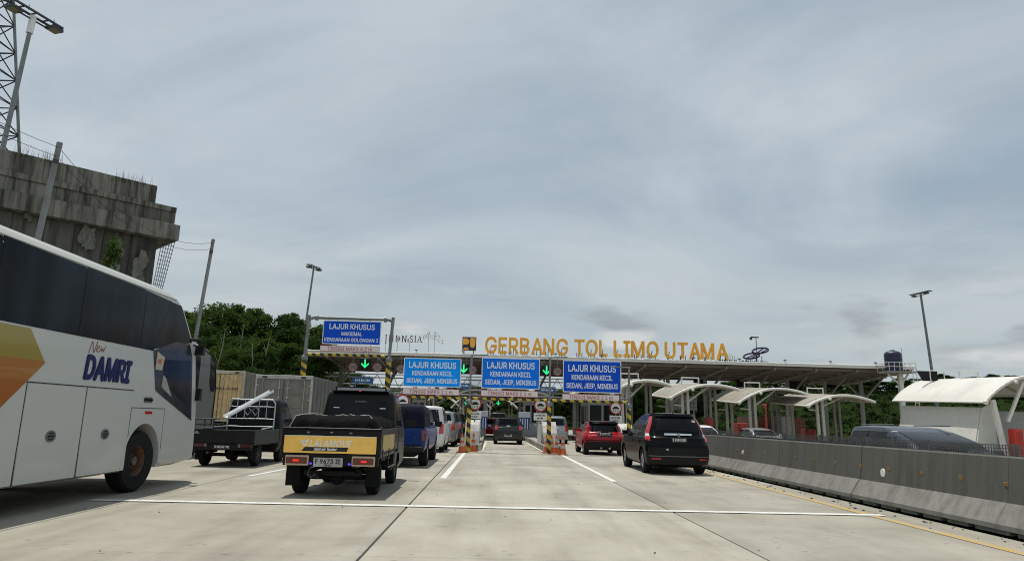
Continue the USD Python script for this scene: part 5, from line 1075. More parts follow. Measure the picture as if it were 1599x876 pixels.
for x in COLX:
    c = obj('column', [box(x - .13, x + .13, 57.37, 57.63, 0, roof_z(57.5) - .25, .02)], GIRD, gate)
    obj('brace', beam((x + .1, 57.4, 3.7), (x + .85, 55.6, roof_z(55.6) - .28), .12, .14), GIRD, c); obj('brace', beam((x, 57.6, 3.9), (x + .3, 60.1, roof_z(60.1) - .28), .12, .14), GIRD, c)
    obj('rafter', hull([(x + a, y, roof_z(y) - b) for a in (-.06, .06) for y in (YF + .1, YB_ - .1) for b in (.23, .40)]), GIRD, gate)
for k in range(26):
    x = xl + 1.2 + k * (xr - xl - 2.4) / 25
    if k % 2 == 0: obj('roof_light', [tube((x, YF - .05, zf + .08), (x, YF - .05, zf + .32), .02, n=6), box(x - .1, x + .1, YF - .16, YF, zf + .30, zf + .40, .02)], STL, gate)
# walkway truss behind the roof's front, with its rails
tr = thing('sign_truss', 'horizontal steel walkway truss with rails behind the front of the toll roof', 'truss')
x0, x1 = at(505, 600, 62.5)[0], at(905, 600, 62.5)[0]
for z in (4.15, 4.75, 5.05): obj('rail', tube((x0, 62.5, z), (x1, 62.5, z), .05, n=8), STL, tr)
obj('walkway', box(x0, x1, 62.3, 63.3, 3.72, 3.86), GIRD, tr)
obj('lower_beam', box(x0, x1, 62.4, 62.7, 3.15, 3.45), DST, tr)
n = int((x1 - x0) / 1.3)
obj('lattice', [tube((x0 + k * (x1 - x0) / n, 62.5, 3.86), (x0 + (k + (k % 2) * 0 + .5) * (x1 - x0) / n, 62.5, 5.05), .03, n=6) for k in range(n)] + [tube((x0 + (k + .5) * (x1 - x0) / n, 62.5, 5.05), (x0 + (k + 1) * (x1 - x0) / n, 62.5, 3.86), .03, n=6) for k in range(n)], STL, tr)
for x in (x0 + .4, (x0 + x1) / 2 - 3.3, x1 - .4): obj('post', box(x - .15, x + .15, 62.6, 62.9, 0, 3.8), GIRD, tr)
# lane signals under the roof: green arrows, speed discs, and dark signal backs on the far side
ARW = mat('lit_green_arrow', (.02, .75, .22), .3, var=.03, emit=1.0)
def signal(label, px, py, Y, s):
    p = at(px, py, Y); t = thing('lane_signal', label, 'traffic signal', tuple(p))
    obj('housing', box(-s, s, 0, .22, -s, s, .03), BLK, t)
    obj('green_arrow', [prism([(-s * .14, s * .78), (s * .14, s * .78), (s * .14, -s * .75), (-s * .14, -s * .75)], .02, 'xz', -.001), prism([(0, -s * .85), (s * .72, -s * .12), (s * .66, s * .14), (0, -s * .46)], .02, 'xz', -.002), prism([(0, -s * .85), (-s * .72, -s * .12), (-s * .66, s * .14), (0, -s * .46)], .02, 'xz', -.002)], ARW, t)
    obj('hanger', [tube((x, .1, s), (x, .1, s + .6), .02, n=6) for x in (-s * .5, s * .5)], STL, t)
signal('green arrow signal below the lorry lane height bar', 570, 567.5, 51.2, .39)
signal('green arrow signal peeping out between the bright blue and the middle blue sign', 724, 575.5, 51.2, .39)
signal('green arrow signal right of the middle blue sign', 853.5, 578, 51.2, .39)
signal('small far green arrow signal left of the first thin gantry post', 728, 628, 76, .30)
signal('small far green arrow signal above the charcoal hatchback', 778, 628.5, 76, .30)
def disc(label, px, py, Y, r, s):
    p = at(px, py, Y); t = thing('speed_disc', label, 'road sign', tuple(p))
    obj('dark_ring', lathe([(.001, -.01), (r, -.01), (r, .03), (.001, .03)], 24, 'y'), mat('faded_red_ring', (.13, .035, .03), .5, var=.15), t)
    obj('face', lathe([(.001, -.016), (r * .76, -.016), (r * .76, -.0105), (.001, -.0105)], 24, 'y'), mat('faded_face', (.22, .185, .165), .5, var=.1), t)
    obj('digits', text(s, r * .72, centre=(0, 0), width=r * 1.0, y=-.018), mat('brown_digits', (.09, .03, .03), .5), t)
    obj('hanger', tube((0, .02, r * .8), (0, .02, r + .75), .02, n=6), STL, t)
disc('dim round limit sign left of the lorry lane green arrow', 551, 573, 51.3, .36, '20')
disc('dim round limit sign right of the lorry lane green arrow', 589, 573.5, 51.3, .36, '30')
disc('dim round limit sign showing beside the right post of the lorry gantry', 626, 576, 51.3, .34, '20')
disc('dim round limit sign between the bright blue and middle blue signs', 737.5, 577.5, 51.3, .34, '20')
disc('dim round limit sign just left of the deep blue sign', 870.5, 580, 51.3, .34, '30')
# blue direction boards farther back
for lab, x0p, x1p, y0p, y1p in (('small blue board under the bright blue sign beside the first post', 716, 733, 598, 607), ('small blue board behind the second thin gantry post', 842, 868, 604, 613), ('blue roof board far behind the yellow-lettered pickup cab', 550, 583, 589, 598)):
    a, b = at(x0p, y1p, 68), at(x1p, y0p, 68); t = thing('direction_board', lab, 'road sign', ((a[0] + b[0]) / 2, 68, 0)); w = (b[0] - a[0]) / 2
    obj('board', box(-w, w, 0, .05, a[2], b[2], .01), mat('far_sign_blue', (.02, .12, .34), .45), t)
    for x in (-w * .7, w * .7): obj('post', box(x - .05, x + .05, .06, .16, 0, b[2]), STL, t)
    obj('lettering', blurred_line(0, (a[2] + b[2]) / 2, w * 1.5, .2, -.001, 8), WINK, t)
# great letters along the roof
GOLD = mat('orange_letter', (.85, .40, .035), .45, var=.10, scale=1.5); GEDGE = mat('dark_letter_frame', (.10, .075, .05), .6)
lt = thing('roof_lettering', 'row of large orange letters reading GERBANG TOL LIMO UTAMA on the roof edge', 'letter sign')
s = 'GERBANG TOL LIMO UTAMA'; a, b = at(757.5, 540, YF + .1), at(1136, 553, YF + .1); Lw = b[0] - a[0]
hcap = 1.17; zl = zf + .30; full = text_mesh(s, hcap, .1, True); k = Lw / (full.bounds[1][0] - full.bounds[0][0])
for i, ch in enumerate(s):
    if ch == ' ': continue
    x = a[0] + k * ((text_mesh(s[:i] + 'I', hcap, .1, True).bounds[1][0] - text_mesh('I', hcap, .1, True).bounds[1][0]) if i else 0)
    w = k * (lambda q: q[1][0] - q[0][0])(text_mesh(ch, hcap, .1, True).bounds)
    o = obj('letter', text(ch, hcap, left=(x, zl), width=w, depth=.16, y=YF + .18), GOLD, lt, label='orange roof letter ' + ch)
    obj('letter_stay', [tube((xx, YF + .12, zf), (xx, YF + .12, zl + .2), .03, n=6) for xx in (x + w * .25, x + w * .75)] + [beam((x + w * .5, YF + .3, zl + .5), (x + w * .5, YF + 1.0, roof_z(YF + 1)), .05, .05)], GEDGE, o)
obj('rail', [tube((a[0] - .5, YF + .12, zf + .14), (b[0] + .5, YF + .12, zf + .14), .03, n=6)], GEDGE, lt)
# square emblem board with dark blue ground and golden shapes
e0, e1 = at(721.5, 547, YF), at(742.5, 526, YF); S = 1.04
t = thing('emblem_board', 'square navy board with golden rounded letter shapes standing left of the roof letters', 'emblem', (e0[0], YF, e0[2]))
obj('board', box(0, S, 0, .12, 0, S, .02), mat('navy_board', (.022, .024, .045), .5), t)
pz = [Polygon([(.05, .52), (.05, .92), (.26, .92)]).union(Polygon([(.05, .92), (.30, .92), (.30, .44), (.05, .44)]).intersection(Polygon([(.05, .44), (.05, .92), (.30, .92), (.30, .44)]))).union(affinity.scale(Point(.28, .68).buffer(.24, 16), 1.0, 1.0))]
u = sbox(.58, .50, .97, .95).union(affinity.scale(Point(.775, .50).buffer(.195, 16), 1, 1.45)).difference(Point(2, 2).buffer(.01))
q = affinity.scale(Point(.28, .05).buffer(.22, 16), 1, .8).intersection(sbox(0, .04, .6, .4))
obj('golden_shape', [prism(g, .02, 'xz', -.001) for g in (pz[0], u, q)], GOLD, t)
obj('board_post', [tube((x, .06, -.55), (x, .06, 0), .035, n=8) for x in (.15, .85)], DST, t)
# INDONESIA wordmark with scattered dots
i0, i1 = at(602, 533, YF + .6), at(659, 531, YF + .6)
MAR = mat('maroon_letter', (.13, .03, .045), .5, var=.1)
t = thing('wordmark', 'thin maroon INDONESIA wordmark with a spray of small dots on posts above the roof', 'letter sign', (i0[0], YF + .6, i0[2] - .02))
Wd = i1[0] - i0[0]; xs = [0, .13, .30, .42, .56, .645, .745, .83, 1.0]; hts = [.62, .50, .50, .26, .50, .26, .50, .50, .50]
def serif(x, h, kind, w):
    st, P = .075, []
    R = lambda a, b, c, d: P.append(sbox(a, b, c, d))
    if kind in 'INDE': R(x, 0, x + st, h)
    if kind == 'I': R(x - .05, 0, x + .10, .03); R(x - .05, h - .03, x + .10, h)
    if kind == 'N': R(x + w - st, 0, x + w, h); P.append(Polygon([(x, h), (x + st, h), (x + w, 0), (x + w - st, 0)])); R(x - .05, h - .03, x + .08, h); R(x + w - .08, h - .03, x + w + .05, h); R(x - .05, 0, x + .09, .03)
    if kind == 'D': P.append(affinity.scale(Point(x + .02, h / 2).buffer(1, 14), w, h / 2).difference(affinity.scale(Point(x + .02, h / 2).buffer(1, 14), w - .06, h / 2 - .035)).intersection(sbox(x, 0, x + 2, h)))
    if kind == 'O': P.append(affinity.scale(Point(x + w / 2, h / 2).buffer(1, 12), w / 2, h / 2).difference(affinity.scale(Point(x + w / 2, h / 2).buffer(1, 12), w / 2 - .05, h / 2 - .05)))
    if kind == 'E': R(x, 0, x + w, .035); R(x, h - .035, x + w, h); R(x, h * .46, x + w * .8, h * .46 + .035)
    if kind == 'A': P.append(Polygon([(x, 0), (x + .04, 0), (x + w * .55, h), (x + w * .45, h)])); P.append(Polygon([(x + w * .45, h), (x + w * .58, h), (x + w, 0), (x + w - .09, 0)])); R(x + w * .2, h * .32, x + w * .8, h * .32 + .03); R(x - .05, 0, x + .1, .03); R(x + w - .14, 0, x + w + .05, .03)
    if kind == 'S': P.append(Polygon(Point(0, 0).buffer(.001).exterior.coords)); c = [(x + w * (.5 + .45 * math.cos(v)), h * (.74 + .22 * math.sin(v))) for v in np.linspace(.3, 4.4, 14)] + [(x + w * (.5 + .45 * math.cos(v)), h * (.26 + .22 * math.sin(v))) for v in np.linspace(1.4, -2.8, 14)]; from_ = __import__('shapely').LineString(c).buffer(.03); P.append(from_)
    return P
kinds = [('I', 0, .66, -.12, 0), ('N', .30, .50, 0, .36), ('D', .88, .50, 0, .36), ('O', .98, .22, .14, .20), ('N', 1.42, .50, 0, .36), ('E', 1.90, .26, 0, .14), ('S', 2.10, .50, 0, .26), ('I', 2.52, .50, 0, 0), ('A', 2.74, .50, 0, .40)]
for ch, x, h, dz, w in kinds:
    g = serif(x, h, ch, w); m = cat_([prism(q, .05, 'xz', 0) for p in g for q in getattr(p, 'geoms', [p]) if q.area > 1e-4]); m.vertices[:, 2] += dz; m.vertices[:, 0] *= Wd / 3.14
    obj('letter', m, MAR, t)
rng = random.Random(5); D = []
for _ in range(95):
    u = rng.random(); v = rng.gauss(0, 1); x = Wd + .05 + u * 1.55; z = .42 + .75 * math.sin(u * 2.9) * rng.random() * .9 - u * .45 + v * .06; D.append(box(x, x + rng.uniform(.015, .06), -.02, .02, z, z + rng.uniform(.015, .05)))
obj('dot', D, mat('grey_dots', (.20, .20, .20), .6), t, kind='stuff')
obj('fine_wire', [tube((x, .03, -1.3), (x, .03, .9 if x > Wd else 0), .018, n=6) for x in (.02, .9, Wd * .66, Wd + .5, Wd + .95)] + [tube((Wd - .3, .03, .34), (Wd + 1.2, .03, .34), .010, n=5)], STL, t)
# looped purple sculpture on the roof
p = at(1181, 566, YF + 1.5)
t = thing('roof_sculpture', 'looping dark violet ribbon emblem on thin legs at the right end of the roof letters', 'sculpture', tuple(p))
VIO = mat('violet_metal', (.035, .025, .075), .4, metal=.3); GRN = mat('teal_grey_metal', (.10, .11, .13), .45, metal=.3)
def loop(cx, cz, rx, rz, tilt, m, wd=.10):
    c = [(cx + rx * math.cos(v) + tilt * rz * math.sin(v), .25 * math.sin(v + .6), cz + rz * math.sin(v)) for v in np.linspace(0, 2 * math.pi, 33)]; obj('ribbon', pipe(c, wd / 2, 6), m, t, smooth=50)
loop(.36, .94, .62, .24, 1.5, VIO, .14); loop(-.36, .50, .62, .24, 1.5, VIO, .14)
obj('ribbon', [pipe([(-.80, 0, .30), (-.1, 0, .62), (.62, 0, 1.12)], .055, 6), pipe([(-.62, -.12, .22), (.1, -.12, .62), (.80, -.12, 1.02)], .045, 6)], VIO, t, smooth=50)
obj('leg', [tube((x, 0, -.25), (x, 0, z), .028, n=6) for x, z in ((-.75, .3), (-.45, .3), (.0, .6), (.45, .5))], DST, t)
obj('mast', [tube((.1, .1, -.1), (.1, .1, 2.0), .03, n=6), box(-.32, .3, .02, .18, 1.95, 2.03), box(-.40, -.22, .0, .2, 1.78, 1.97, .03)], DST, t)
obj('low_lettering', blurred_line(-2.3, .04, 1.5, .2, -.2, 11, .04) + blurred_line(-.2, .03, 2.2, .17, -.2, 13, .04), GRN, t, kind='stuff')
obj('grey_feather', [beam((-2.05 + k * .12, 0, .0), (-2.35 + k * .22, 0, .75 - k * .10), .03, .02) for k in range(7)], GRN, t)

# ------------------------------------------------------------------ arched canopies over the right-hand booths
CTOP = mat('canopy_sheet', (.27, .25, .205), .55, var=.12, scale=.9); CRIM = mat('canopy_rim', (.62, .60, .55), .4, var=.06); CCOL = mat('canopy_column', (.42, .41, .36), .5, var=.1); CUND = mat('canopy_lining', (.36, .31, .245), .6, var=.15)
def canopy(label, xe, Yn, wn, za, peak, zr, Yf, drop=.35, top=CTOP, columns=True, ribs=7):
    """barrel roof; near left eave at x = xe, distance Yn; far end at Yf; za, zr: left and right eave heights at the near end"""
    t = thing('booth_canopy', label, 'canopy', (xe, Yn, 0)); n = 20; L = Yf - Yn; u = np.linspace(0, 1, n)
    def arc(v, off=0.0, grow=0.0):
        z = (1 - u) ** 1 * za + u * zr + (peak - (za + zr) / 2) * np.sin(np.pi * u ** .93) ** .9; x = u * wn
        return np.c_[x - 0 * v, np.full(n, v * L), z + drop * v + off]
    for j in range(ribs):
        v0, v1 = j / ribs, (j + 1) / ribs - .004
        A, B, C2, D2 = arc(v0, .025), arc(v1, .025), arc(v0), arc(v1); V = np.vstack([A, B, C2, D2]); F = []
        for i in range(n - 1):
            F += [(i, i + 1, n + i + 1), (i, n + i + 1, n + i), (2 * n + i, 3 * n + i + 1, 2 * n + i + 1), (2 * n + i, 3 * n + i, 3 * n + i + 1), (i, 2 * n + i + 1, i + 1), (i, 2 * n + i, 2 * n + i + 1), (n + i, n + i + 1, 3 * n + i + 1), (n + i, 3 * n + i + 1, 3 * n + i)]
        for i in (0, n - 1): F += [(i, n + i, 3 * n + i), (i, 3 * n + i, 2 * n + i)]
        m = trimesh.Trimesh(V, F, process=False); m.fix_normals(); obj('roof_panel', m, top, t, smooth=40)
        q = arc(v0 + .5 / ribs, -.05); obj('rib', pipe(q, .035, 6), CUND, t, smooth=40)
    obj('rim', [pipe(arc(0, .0), .085, 8)], CRIM, t, smooth=50); obj('rim', pipe(arc(1, .0), .05, 8), CRIM, t, smooth=50)
    for i in (0, -1): obj('eave', tube(arc(0)[i], arc(1)[i], .05, n=8), CRIM, t, smooth=50)
    s = trimesh.creation.icosphere(2, .13); s.vertices += arc(0)[0] + (0, -.02, 0); obj('end_lamp', s, CRIM, t, smooth=60)
    s = trimesh.creation.icosphere(2, .10); s.vertices += arc(0)[6] + (0, -.12, -.12); obj('end_lamp', s, CRIM, t, smooth=60)
    if columns:
        for v in (.12, .88):
            P = arc(v)
            for x in (wn * .22, wn * .30): obj('column', beam((x, v * L, 0), (x - .08, v * L, np.interp(x, P[:, 0], P[:, 2])), .16, .16), CCOL, t)
            obj('brace', [beam((wn * .30, v * L, 2.75), (wn * .62, v * L, np.interp(wn * .62, P[:, 0], P[:, 2]) - .05), .08, .10), beam((wn * .22, v * L, 2.45), (.35, v * L, 2.5), .08, .08)], CCOL, t)
        for x in (wn * .80, wn * .88): obj('column', beam((x, L * .6, 0), (x - .05, L * .6, np.interp(x, arc(.6)[:, 0], arc(.6)[:, 2])), .15, .15), GIRD, t)
    v = .55; P = arc(v)[9]
    obj('signal_frame', [pipe([(P[0] - .55, P[1], P[2]), (P[0] - .55, P[1], P[2] + .42), (P[0] + .55, P[1], P[2] + .42), (P[0] + .55, P[1], P[2])], .045, 6)], CRIM, t)
    return t
def eave(px, py, Y): p = at(px, py, Y); return p
def put_canopy(label, near, right, peak, Yn, farx, **k):
    a, b, c = at(*near, Yn), at(*right, Yn), at(*peak, Yn); Yf = Yn * (near[0] - 763) / (farx - 763)
    return canopy(label, a[0], Yn, b[0] - a[0], a[2], c[2], b[2], Yf, **k)
put_canopy('arched booth canopy just right of the deep blue sign', (956, 614), (1049, 603), (1000, 594.5), 40.0, 932)
put_canopy('arched booth canopy above the black off-roader', (1047, 622), (1155, 609), (1104, 601.5), 42.0, 1017)
put_canopy('arched booth canopy right of the black off-roader beside the tall red post', (1154, 629), (1260, 615.5), (1211, 607.5), 46.7, 1109)
put_canopy('arched booth canopy farthest right below the end of the long roof', (1262, 634), (1367, 628), (1318, 617.5), 44.5, 1202)
for k, (pxr, lab) in enumerate(((720, 'far arched canopy left of the first thin gantry post, over the left queue'), (767, 'far arched canopy left above the charcoal hatchback'), (809, 'far arched canopy right above the charcoal hatchback'))):
    q = at(pxr, 638, 80.0); canopy(lab, q[0] - 4.5, 80.0, 4.5, q[2] + .05, 3.85, q[2], 86.0, drop=.1, ribs=3)
canopy('large white arched canopy at the right edge behind the barrier', at(1539, 628, 35.3)[0], 35.3, 5.2, at(1539, 628, 35.3)[2], 4.25, 3.3, 43.6, drop=.28, top=mat('white_canopy_sheet', (.58, .57, .52), .5, var=.08, scale=.7), columns=False, ribs=1)
# booth walls under the large canopy
xe = at(1539, 628, 35.3)[0]; SH = mat('white_booth_sheet', (.55, .55, .50), .55, var=.07)
t = thing('white_booth', 'white sheeted booth under the large white canopy', 'booth', (xe, 35.3, 0))
obj('side_wall', hull([(x, y, z) for y, z, x in ((1.0, .1, -.25), (1.0, 2.62, .42), (8.0, .1, -.25), (8.0, 2.85, .42))] + [(x + .06, y, z) for y, z, x in ((1.0, .1, -.25), (1.0, 2.62, .42), (8.0, .1, -.25), (8.0, 2.85, .42))]), SH, t)
obj('end_wall', hull([(x, y, z) for x, z in ((-.20, .1), (.44, 2.6), (1.05, 2.9), (1.05, .1)) for y in (.90, .98)]), SH, t)
obj('rear_wall', box(.5, 4.4, 7.9, 8.0, .1, 2.8), SH, t)
obj('white_column', beam((.98, .25, 0), (.55, .25, 3.0), .20, .20), CRIM, t); obj('white_strut', beam((1.2, .2, 1.9), (2.25, .2, 3.95), .14, .14), CRIM, t)
obj('booth_cabin', box(1.5, 4.2, 2.0, 6.5, .1, 2.5, .05), mat('grey_booth', (.30, .30, .29), .5, var=.12), t)
t = thing('red_cabinet', 'red cabinet standing at the foot of the white column under the large canopy', 'cabinet', (xe + 1.35, 35.0, 0))
obj('cabinet', box(-.22, .22, 0, .5, 0, 1.55, .03), mat('red_cabinet_paint', (.55, .035, .02), .45, var=.1), t); obj('door_line', box(-.17, .17, -.006, .002, .3, 1.4), mat('darker_red', (.35, .02, .015), .5), t)
p = at(1449, 592, 42.0); t = thing('signal_board', 'dark slanted signal board with a white frame on top of the large white canopy', 'signal', tuple(p))
obj('board', hull([(x, y, z) for y in (0, .12) for x, z in ((-.28, -.1), (.65, -.1), (.62, .50), (-.60, .50))]), BLK, t); obj('frame', [pipe([(.1, -.1, -.25), (.1, -.1, .52), (.98, -.1, .52), (.98, -.1, -.2)], .03, 6)], CRIM, t)

# ------------------------------------------------------------------ booths and clutter on the islands
BTH = mat('grey_booth', (.30, .30, .29)); BROOF = mat('booth_roof', (.50, .47, .42), .5, var=.1)
def booth(label, x, y, w=1.5, L=3.0, h=2.5, arch=True):
    t = thing('toll_booth', label, 'booth', (x, y, .24)); a = w / 2
    obj('wall', [box(-a, a, 0, L, 0, .95, .02), box(-a, a, 0, L, 2.15, h, .02)] + [box(s * (a - .07), s * a, yy, yy + .12, .95, 2.15) for s in (-1, 1) for yy in (0, L * .5, L - .12)] + [box(-.06, .06, 0, .08, .95, 2.15), box(-.06, .06, L - .08, L, .95, 2.15)], BTH, t)
    for s in (-1, 1):
        obj('window', box(s * (a - .05), s * (a - .03), .12, L - .12, .95, 2.15), DGL, t); obj('window', box(s * .06, s * (a - .07), .03, .05, .95, 2.15), DGL, t)
    obj('door', box(-a - .012, -a + .01, .5, 1.2, .05, 2.1, .004), mat('booth_door', (.20, .21, .21), .5), t)
    u = np.linspace(0, math.pi, 12); pr = [((a + .9) * -math.cos(v), h + .25 + .42 * math.sin(v)) for v in u] + [((a + .86) * math.cos(v), h + .18 + .42 * math.sin(v)) for v in u]
    m = prism(Polygon(pr), L + 2.4, 'xz', L + 1.2); obj('arched_roof', m, BROOF, t, smooth=40)
    for s in (-1, 1):
        for yy in (-.7, L + .6): obj('roof_post', box(s * (a + .05), s * (a + .13), yy, yy + .1, 0, h + .45), GIRD, t)
booth('grey toll booth with a dark door beyond the small red hatchback', 7.05, 43.5, 1.7, 4.0, 2.55)
booth('toll booth beyond the bull nose left of the middle lane', -.75, 48.0, .9, 3.0, 2.4); booth('toll booth beyond the bull nose right of the middle lane', 2.95, 49.5, .9, 3.0, 2.4)
booth('toll booth hidden partly by the left queue under the bright blue sign', -5.0, 50.0, .9, 3.0, 2.4)
booth('farther toll booth seen between the left island and the charcoal hatchback', -.95, 68.0, .9, 3.0, 2.4); booth('farther toll booth seen right of the charcoal hatchback', 3.6, 70.0, .9, 3.0, 2.4)
REDP = mat('red_post_paint', (.30, .030, .022), .5, var=.15)
def red_post(label, px, py0, py1, Y, w=.045):
    a, b = at(px, py0, Y), at(px + 3, py1, Y); t = thing('red_post', label, 'post', (b[0], Y, 0)); obj('post', beam((0, 0, 0), (a[0] - b[0], 0, a[2]), w * 2, w * 2), REDP, t); obj('head', box(a[0] - b[0] - .16, a[0] - b[0] + .08, -.1, .1, a[2] - .14, a[2] + .08, .03), REDP, t)
red_post('tall red post between the two middle booth canopies', 1195, 632, 678, 45.5); red_post('tall red post under the farthest right canopy', 1304, 640, 686, 48.5)
def crate(label, name, cat, x0p, x1p, ytop, Y, D, m, ribs=5):
    a, b = at(x0p, ytop, Y), at(x1p, ytop, Y); t = thing(name, label, cat, ((a[0] + b[0]) / 2, Y, 0)); w = (b[0] - a[0]) / 2
    obj('box_body', box(-w, w, 0, D, .35, a[2], .03), m, t); obj('skid', [box(-w * .9, -w * .6, .1, D - .1, 0, .35), box(w * .6, w * .9, .1, D - .1, 0, .35)], DST, t)
    for k in range(ribs): q = -w + (k + .5) * 2 * w / ribs; obj('rib', box(q - .04, q + .04, -.03, 0, .4, a[2] - .05), m, t)
BRN = mat('rust_brown_paint', (.20, .075, .04), .6, var=.25)
crate('rust brown container behind the second canopy column', 'container', 'container', 1178, 1218, 650, 56, 4.0, BRN); crate('rust brown container by the farthest canopy', 'container', 'container', 1240, 1257, 652, 55, 4.0, BRN)
crate('red cabinet left of the canopy columns beyond the barrier', 'red_cabinet', 'cabinet', 1152, 1168, 660, 46, .8, REDP, 2); crate('low red cabinet right of the container beyond the barrier', 'red_cabinet', 'cabinet', 1258, 1274, 670, 50, .8, REDP, 2)
crate('red cabinet glimpsed right of the black off-roader', 'red_cabinet', 'cabinet', 1104, 1114, 652, 44, .8, REDP, 1)
crate('pale stack of cages beside the rust brown container', 'cage_stack', 'cage', 1219, 1236, 650, 54, 1.5, mat('pale_cage', (.34, .32, .29), .6, var=.2), 3)
# grated notice board over the black off-roader
a, b = at(1048, 640, 47), at(1088, 618, 47); t = thing('notice_board', 'pale gridded notice board on posts above the black off-roader roof', 'notice board', ((a[0] + b[0]) / 2, 47, 0)); w = (b[0] - a[0]) / 2
obj('board', box(-w, w, 0, .06, a[2], b[2], .01), mat('pale_board', (.30, .31, .31), .5, var=.12), t); obj('grid', [box(-w + k * w / 4 - .01, -w + k * w / 4 + .01, -.015, 0, a[2], b[2]) for k in range(1, 8)] + [box(-w, w, -.02, -.001, z - .012, z + .012) for z in np.linspace(a[2], b[2], 5)], DST, t)
for x in (-w * .8, w * .8): obj('post', box(x - .05, x + .05, .07, .17, 0, b[2] + .2), GIRD, t)
for k, px in enumerate((1094, 1160, 1243)):
    p = at(px, 597 + k * 2, 59.5); t = thing('hanging_signal', ['dark signal box hanging under the roof above the second canopy', 'dark signal box hanging under the roof above the third canopy', 'dark signal box hanging under the roof above the farthest canopy'][k], 'signal', tuple(p))
    obj('box_body', box(-.55, .55, 0, .3, -.45, .42, .03), BLK, t); obj('hanger', [tube((x, .15, .4), (x, .15, zb - p[2]), .03, n=6) for x in (-.35, .35)], STL, t)
# water tank on its tower at the right end of the roof
YT = 50.9; p = at(1396, 580, YT)
t = thing('water_tank', 'dark blue water tank standing on the railed tower platform', 'water tank', (p[0], YT, p[2] + .03))
prof = [(.001, 0), (.56, 0), (.58, .05)]
for k in range(5): prof += [(.60, .12 + k * .24), (.60, .26 + k * .24), (.575, .29 + k * .24), (.575, .33 + k * .24)]
prof += [(.56, 1.34), (.40, 1.46), (.18, 1.50), (.17, 1.56), (.001, 1.57)]
obj('tank', lathe(prof, 28), mat('navy_tank', (.012, .016, .045), .45, var=.15), t, smooth=40); obj('pipe', tube((.45, -.42, 0), (.45, -.42, 1.7), .03, n=6), CRIM, t)
t = thing('tank_tower', 'pale steel tower with a railed platform and a ladder right of the long roof', 'tower', (p[0], YT, 0)); z = p[2]
obj('platform', box(-.75, 1.25, -.7, .9, z - .12, z, .01), GIRD, t); obj('column', [box(.30, .62, -.1, .2, 0, z - .12, .02)], CRIM, t); obj('bracket', [beam((.46, .05, z - 1.0), (-.5, .05, z - .14), .1, .1), beam((.46, .05, z - 1.0), (1.1, .05, z - .14), .1, .1)], CRIM, t)
R = [tube((-.75, yy, z + h), (1.25, yy, z + h), .022, n=6) for yy in (-.7, .9) for h in (.32, .62)] + [tube((xx, -.7, z + h), (xx, .9, z + h), .022, n=6) for xx in (-.75, 1.25) for h in (.32, .62)] + [tube((xx, yy, z), (xx, yy, z + .62), .022, n=6) for xx in np.linspace(-.75, 1.25, 6) for yy in (-.7, .9)]
obj('railing', R, CRIM, t); obj('ladder', [tube((x, -.75, 0), (x, -.75, z + .3), .025, n=6) for x in (.95, 1.25)] + [tube((.95, -.75, q), (1.25, -.75, q), .018, n=6) for q in np.arange(.3, z, .3)], CRIM, t)
# ------------------------------------------------------------------ unfinished concrete pier on the left
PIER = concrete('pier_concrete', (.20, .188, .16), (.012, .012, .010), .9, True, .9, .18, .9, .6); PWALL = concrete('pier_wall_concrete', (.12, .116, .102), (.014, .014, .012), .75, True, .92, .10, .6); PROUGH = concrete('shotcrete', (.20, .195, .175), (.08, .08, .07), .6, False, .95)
YP = 33.0; cr = at(282, 352, YP); zt_, z2, z3, z4 = at(255, 297, YP + .0)[2], at(279, 325, YP)[2], cr[2], at(281, 376, YP)[2]
t = thing('concrete_pier', 'stained unfinished concrete pier head with plants on top behind the coach', 'pier', (cr[0], YP, 0), 44.0)
rng = random.Random(8)
def course(xe, yf, za, zb_, name, step):
    x = -17.0
    while x < xe - .05:
        w = min(step * rng.uniform(.85, 1.15), xe - x); o = rng.uniform(-.015, .015); obj(name, box(x + .003, x + w - .003, yf + o, yf + 3.2, za, zb_, .014), PIER, t); x += w
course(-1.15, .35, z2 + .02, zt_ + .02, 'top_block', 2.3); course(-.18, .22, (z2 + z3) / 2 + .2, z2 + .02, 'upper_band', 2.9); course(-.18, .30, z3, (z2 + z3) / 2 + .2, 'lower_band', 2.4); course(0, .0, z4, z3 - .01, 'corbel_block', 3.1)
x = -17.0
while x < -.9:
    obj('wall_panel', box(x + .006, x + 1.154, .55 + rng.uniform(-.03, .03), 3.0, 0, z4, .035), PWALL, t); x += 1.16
for k, (x, z, r) in enumerate(((-1.45, 8.1, .34), (-2.6, 8.5, .36), (-3.75, 8.9, .34), (-6.1, 9.6, .22), (-8.4, 10.2, .2), (-1.45, 6.9, .36), (-2.6, 7.3, .36))):
    g = np.random.default_rng(k); a = np.linspace(0, 2 * math.pi, 40, endpoint=False); q = r * (1 + .22 * np.sin(a * 2 + k) + .13 * np.sin(a * 5 + 2 * k) + .07 * g.normal(size=40)); pl = Polygon(np.c_[q * np.cos(a) * .85, q * np.sin(a) * 1.9]).buffer(0)
    m = prism(pl if pl.geom_type == 'Polygon' else max(pl.geoms, key=lambda w: w.area), .05, 'xz', 0); m = m.subdivide().subdivide().subdivide(); fr_ = m.vertices[:, 1] < -.02; m.vertices[:, 1] -= fr_ * .16 * fbm(m.vertices * 9 + k * 9, 3, 2); m.vertices += np.array([x, .50, z]); obj('rough_patch', m, PROUGH, t)
NET = []
for k in range(6): NET.append(tube((-.62 + k * .11, .35 - k * .02, z4 + .1), (-.85 + k * .07, .4, z4 - 3.6), .016, n=5))
for k in range(18): NET.append(tube((-.64 - k * .012, .36, z4 - k * .2), (-.06 - k * .025, .26, z4 - .06 - k * .2), .013, n=5))
obj('hanging_net', NET, DST, t)
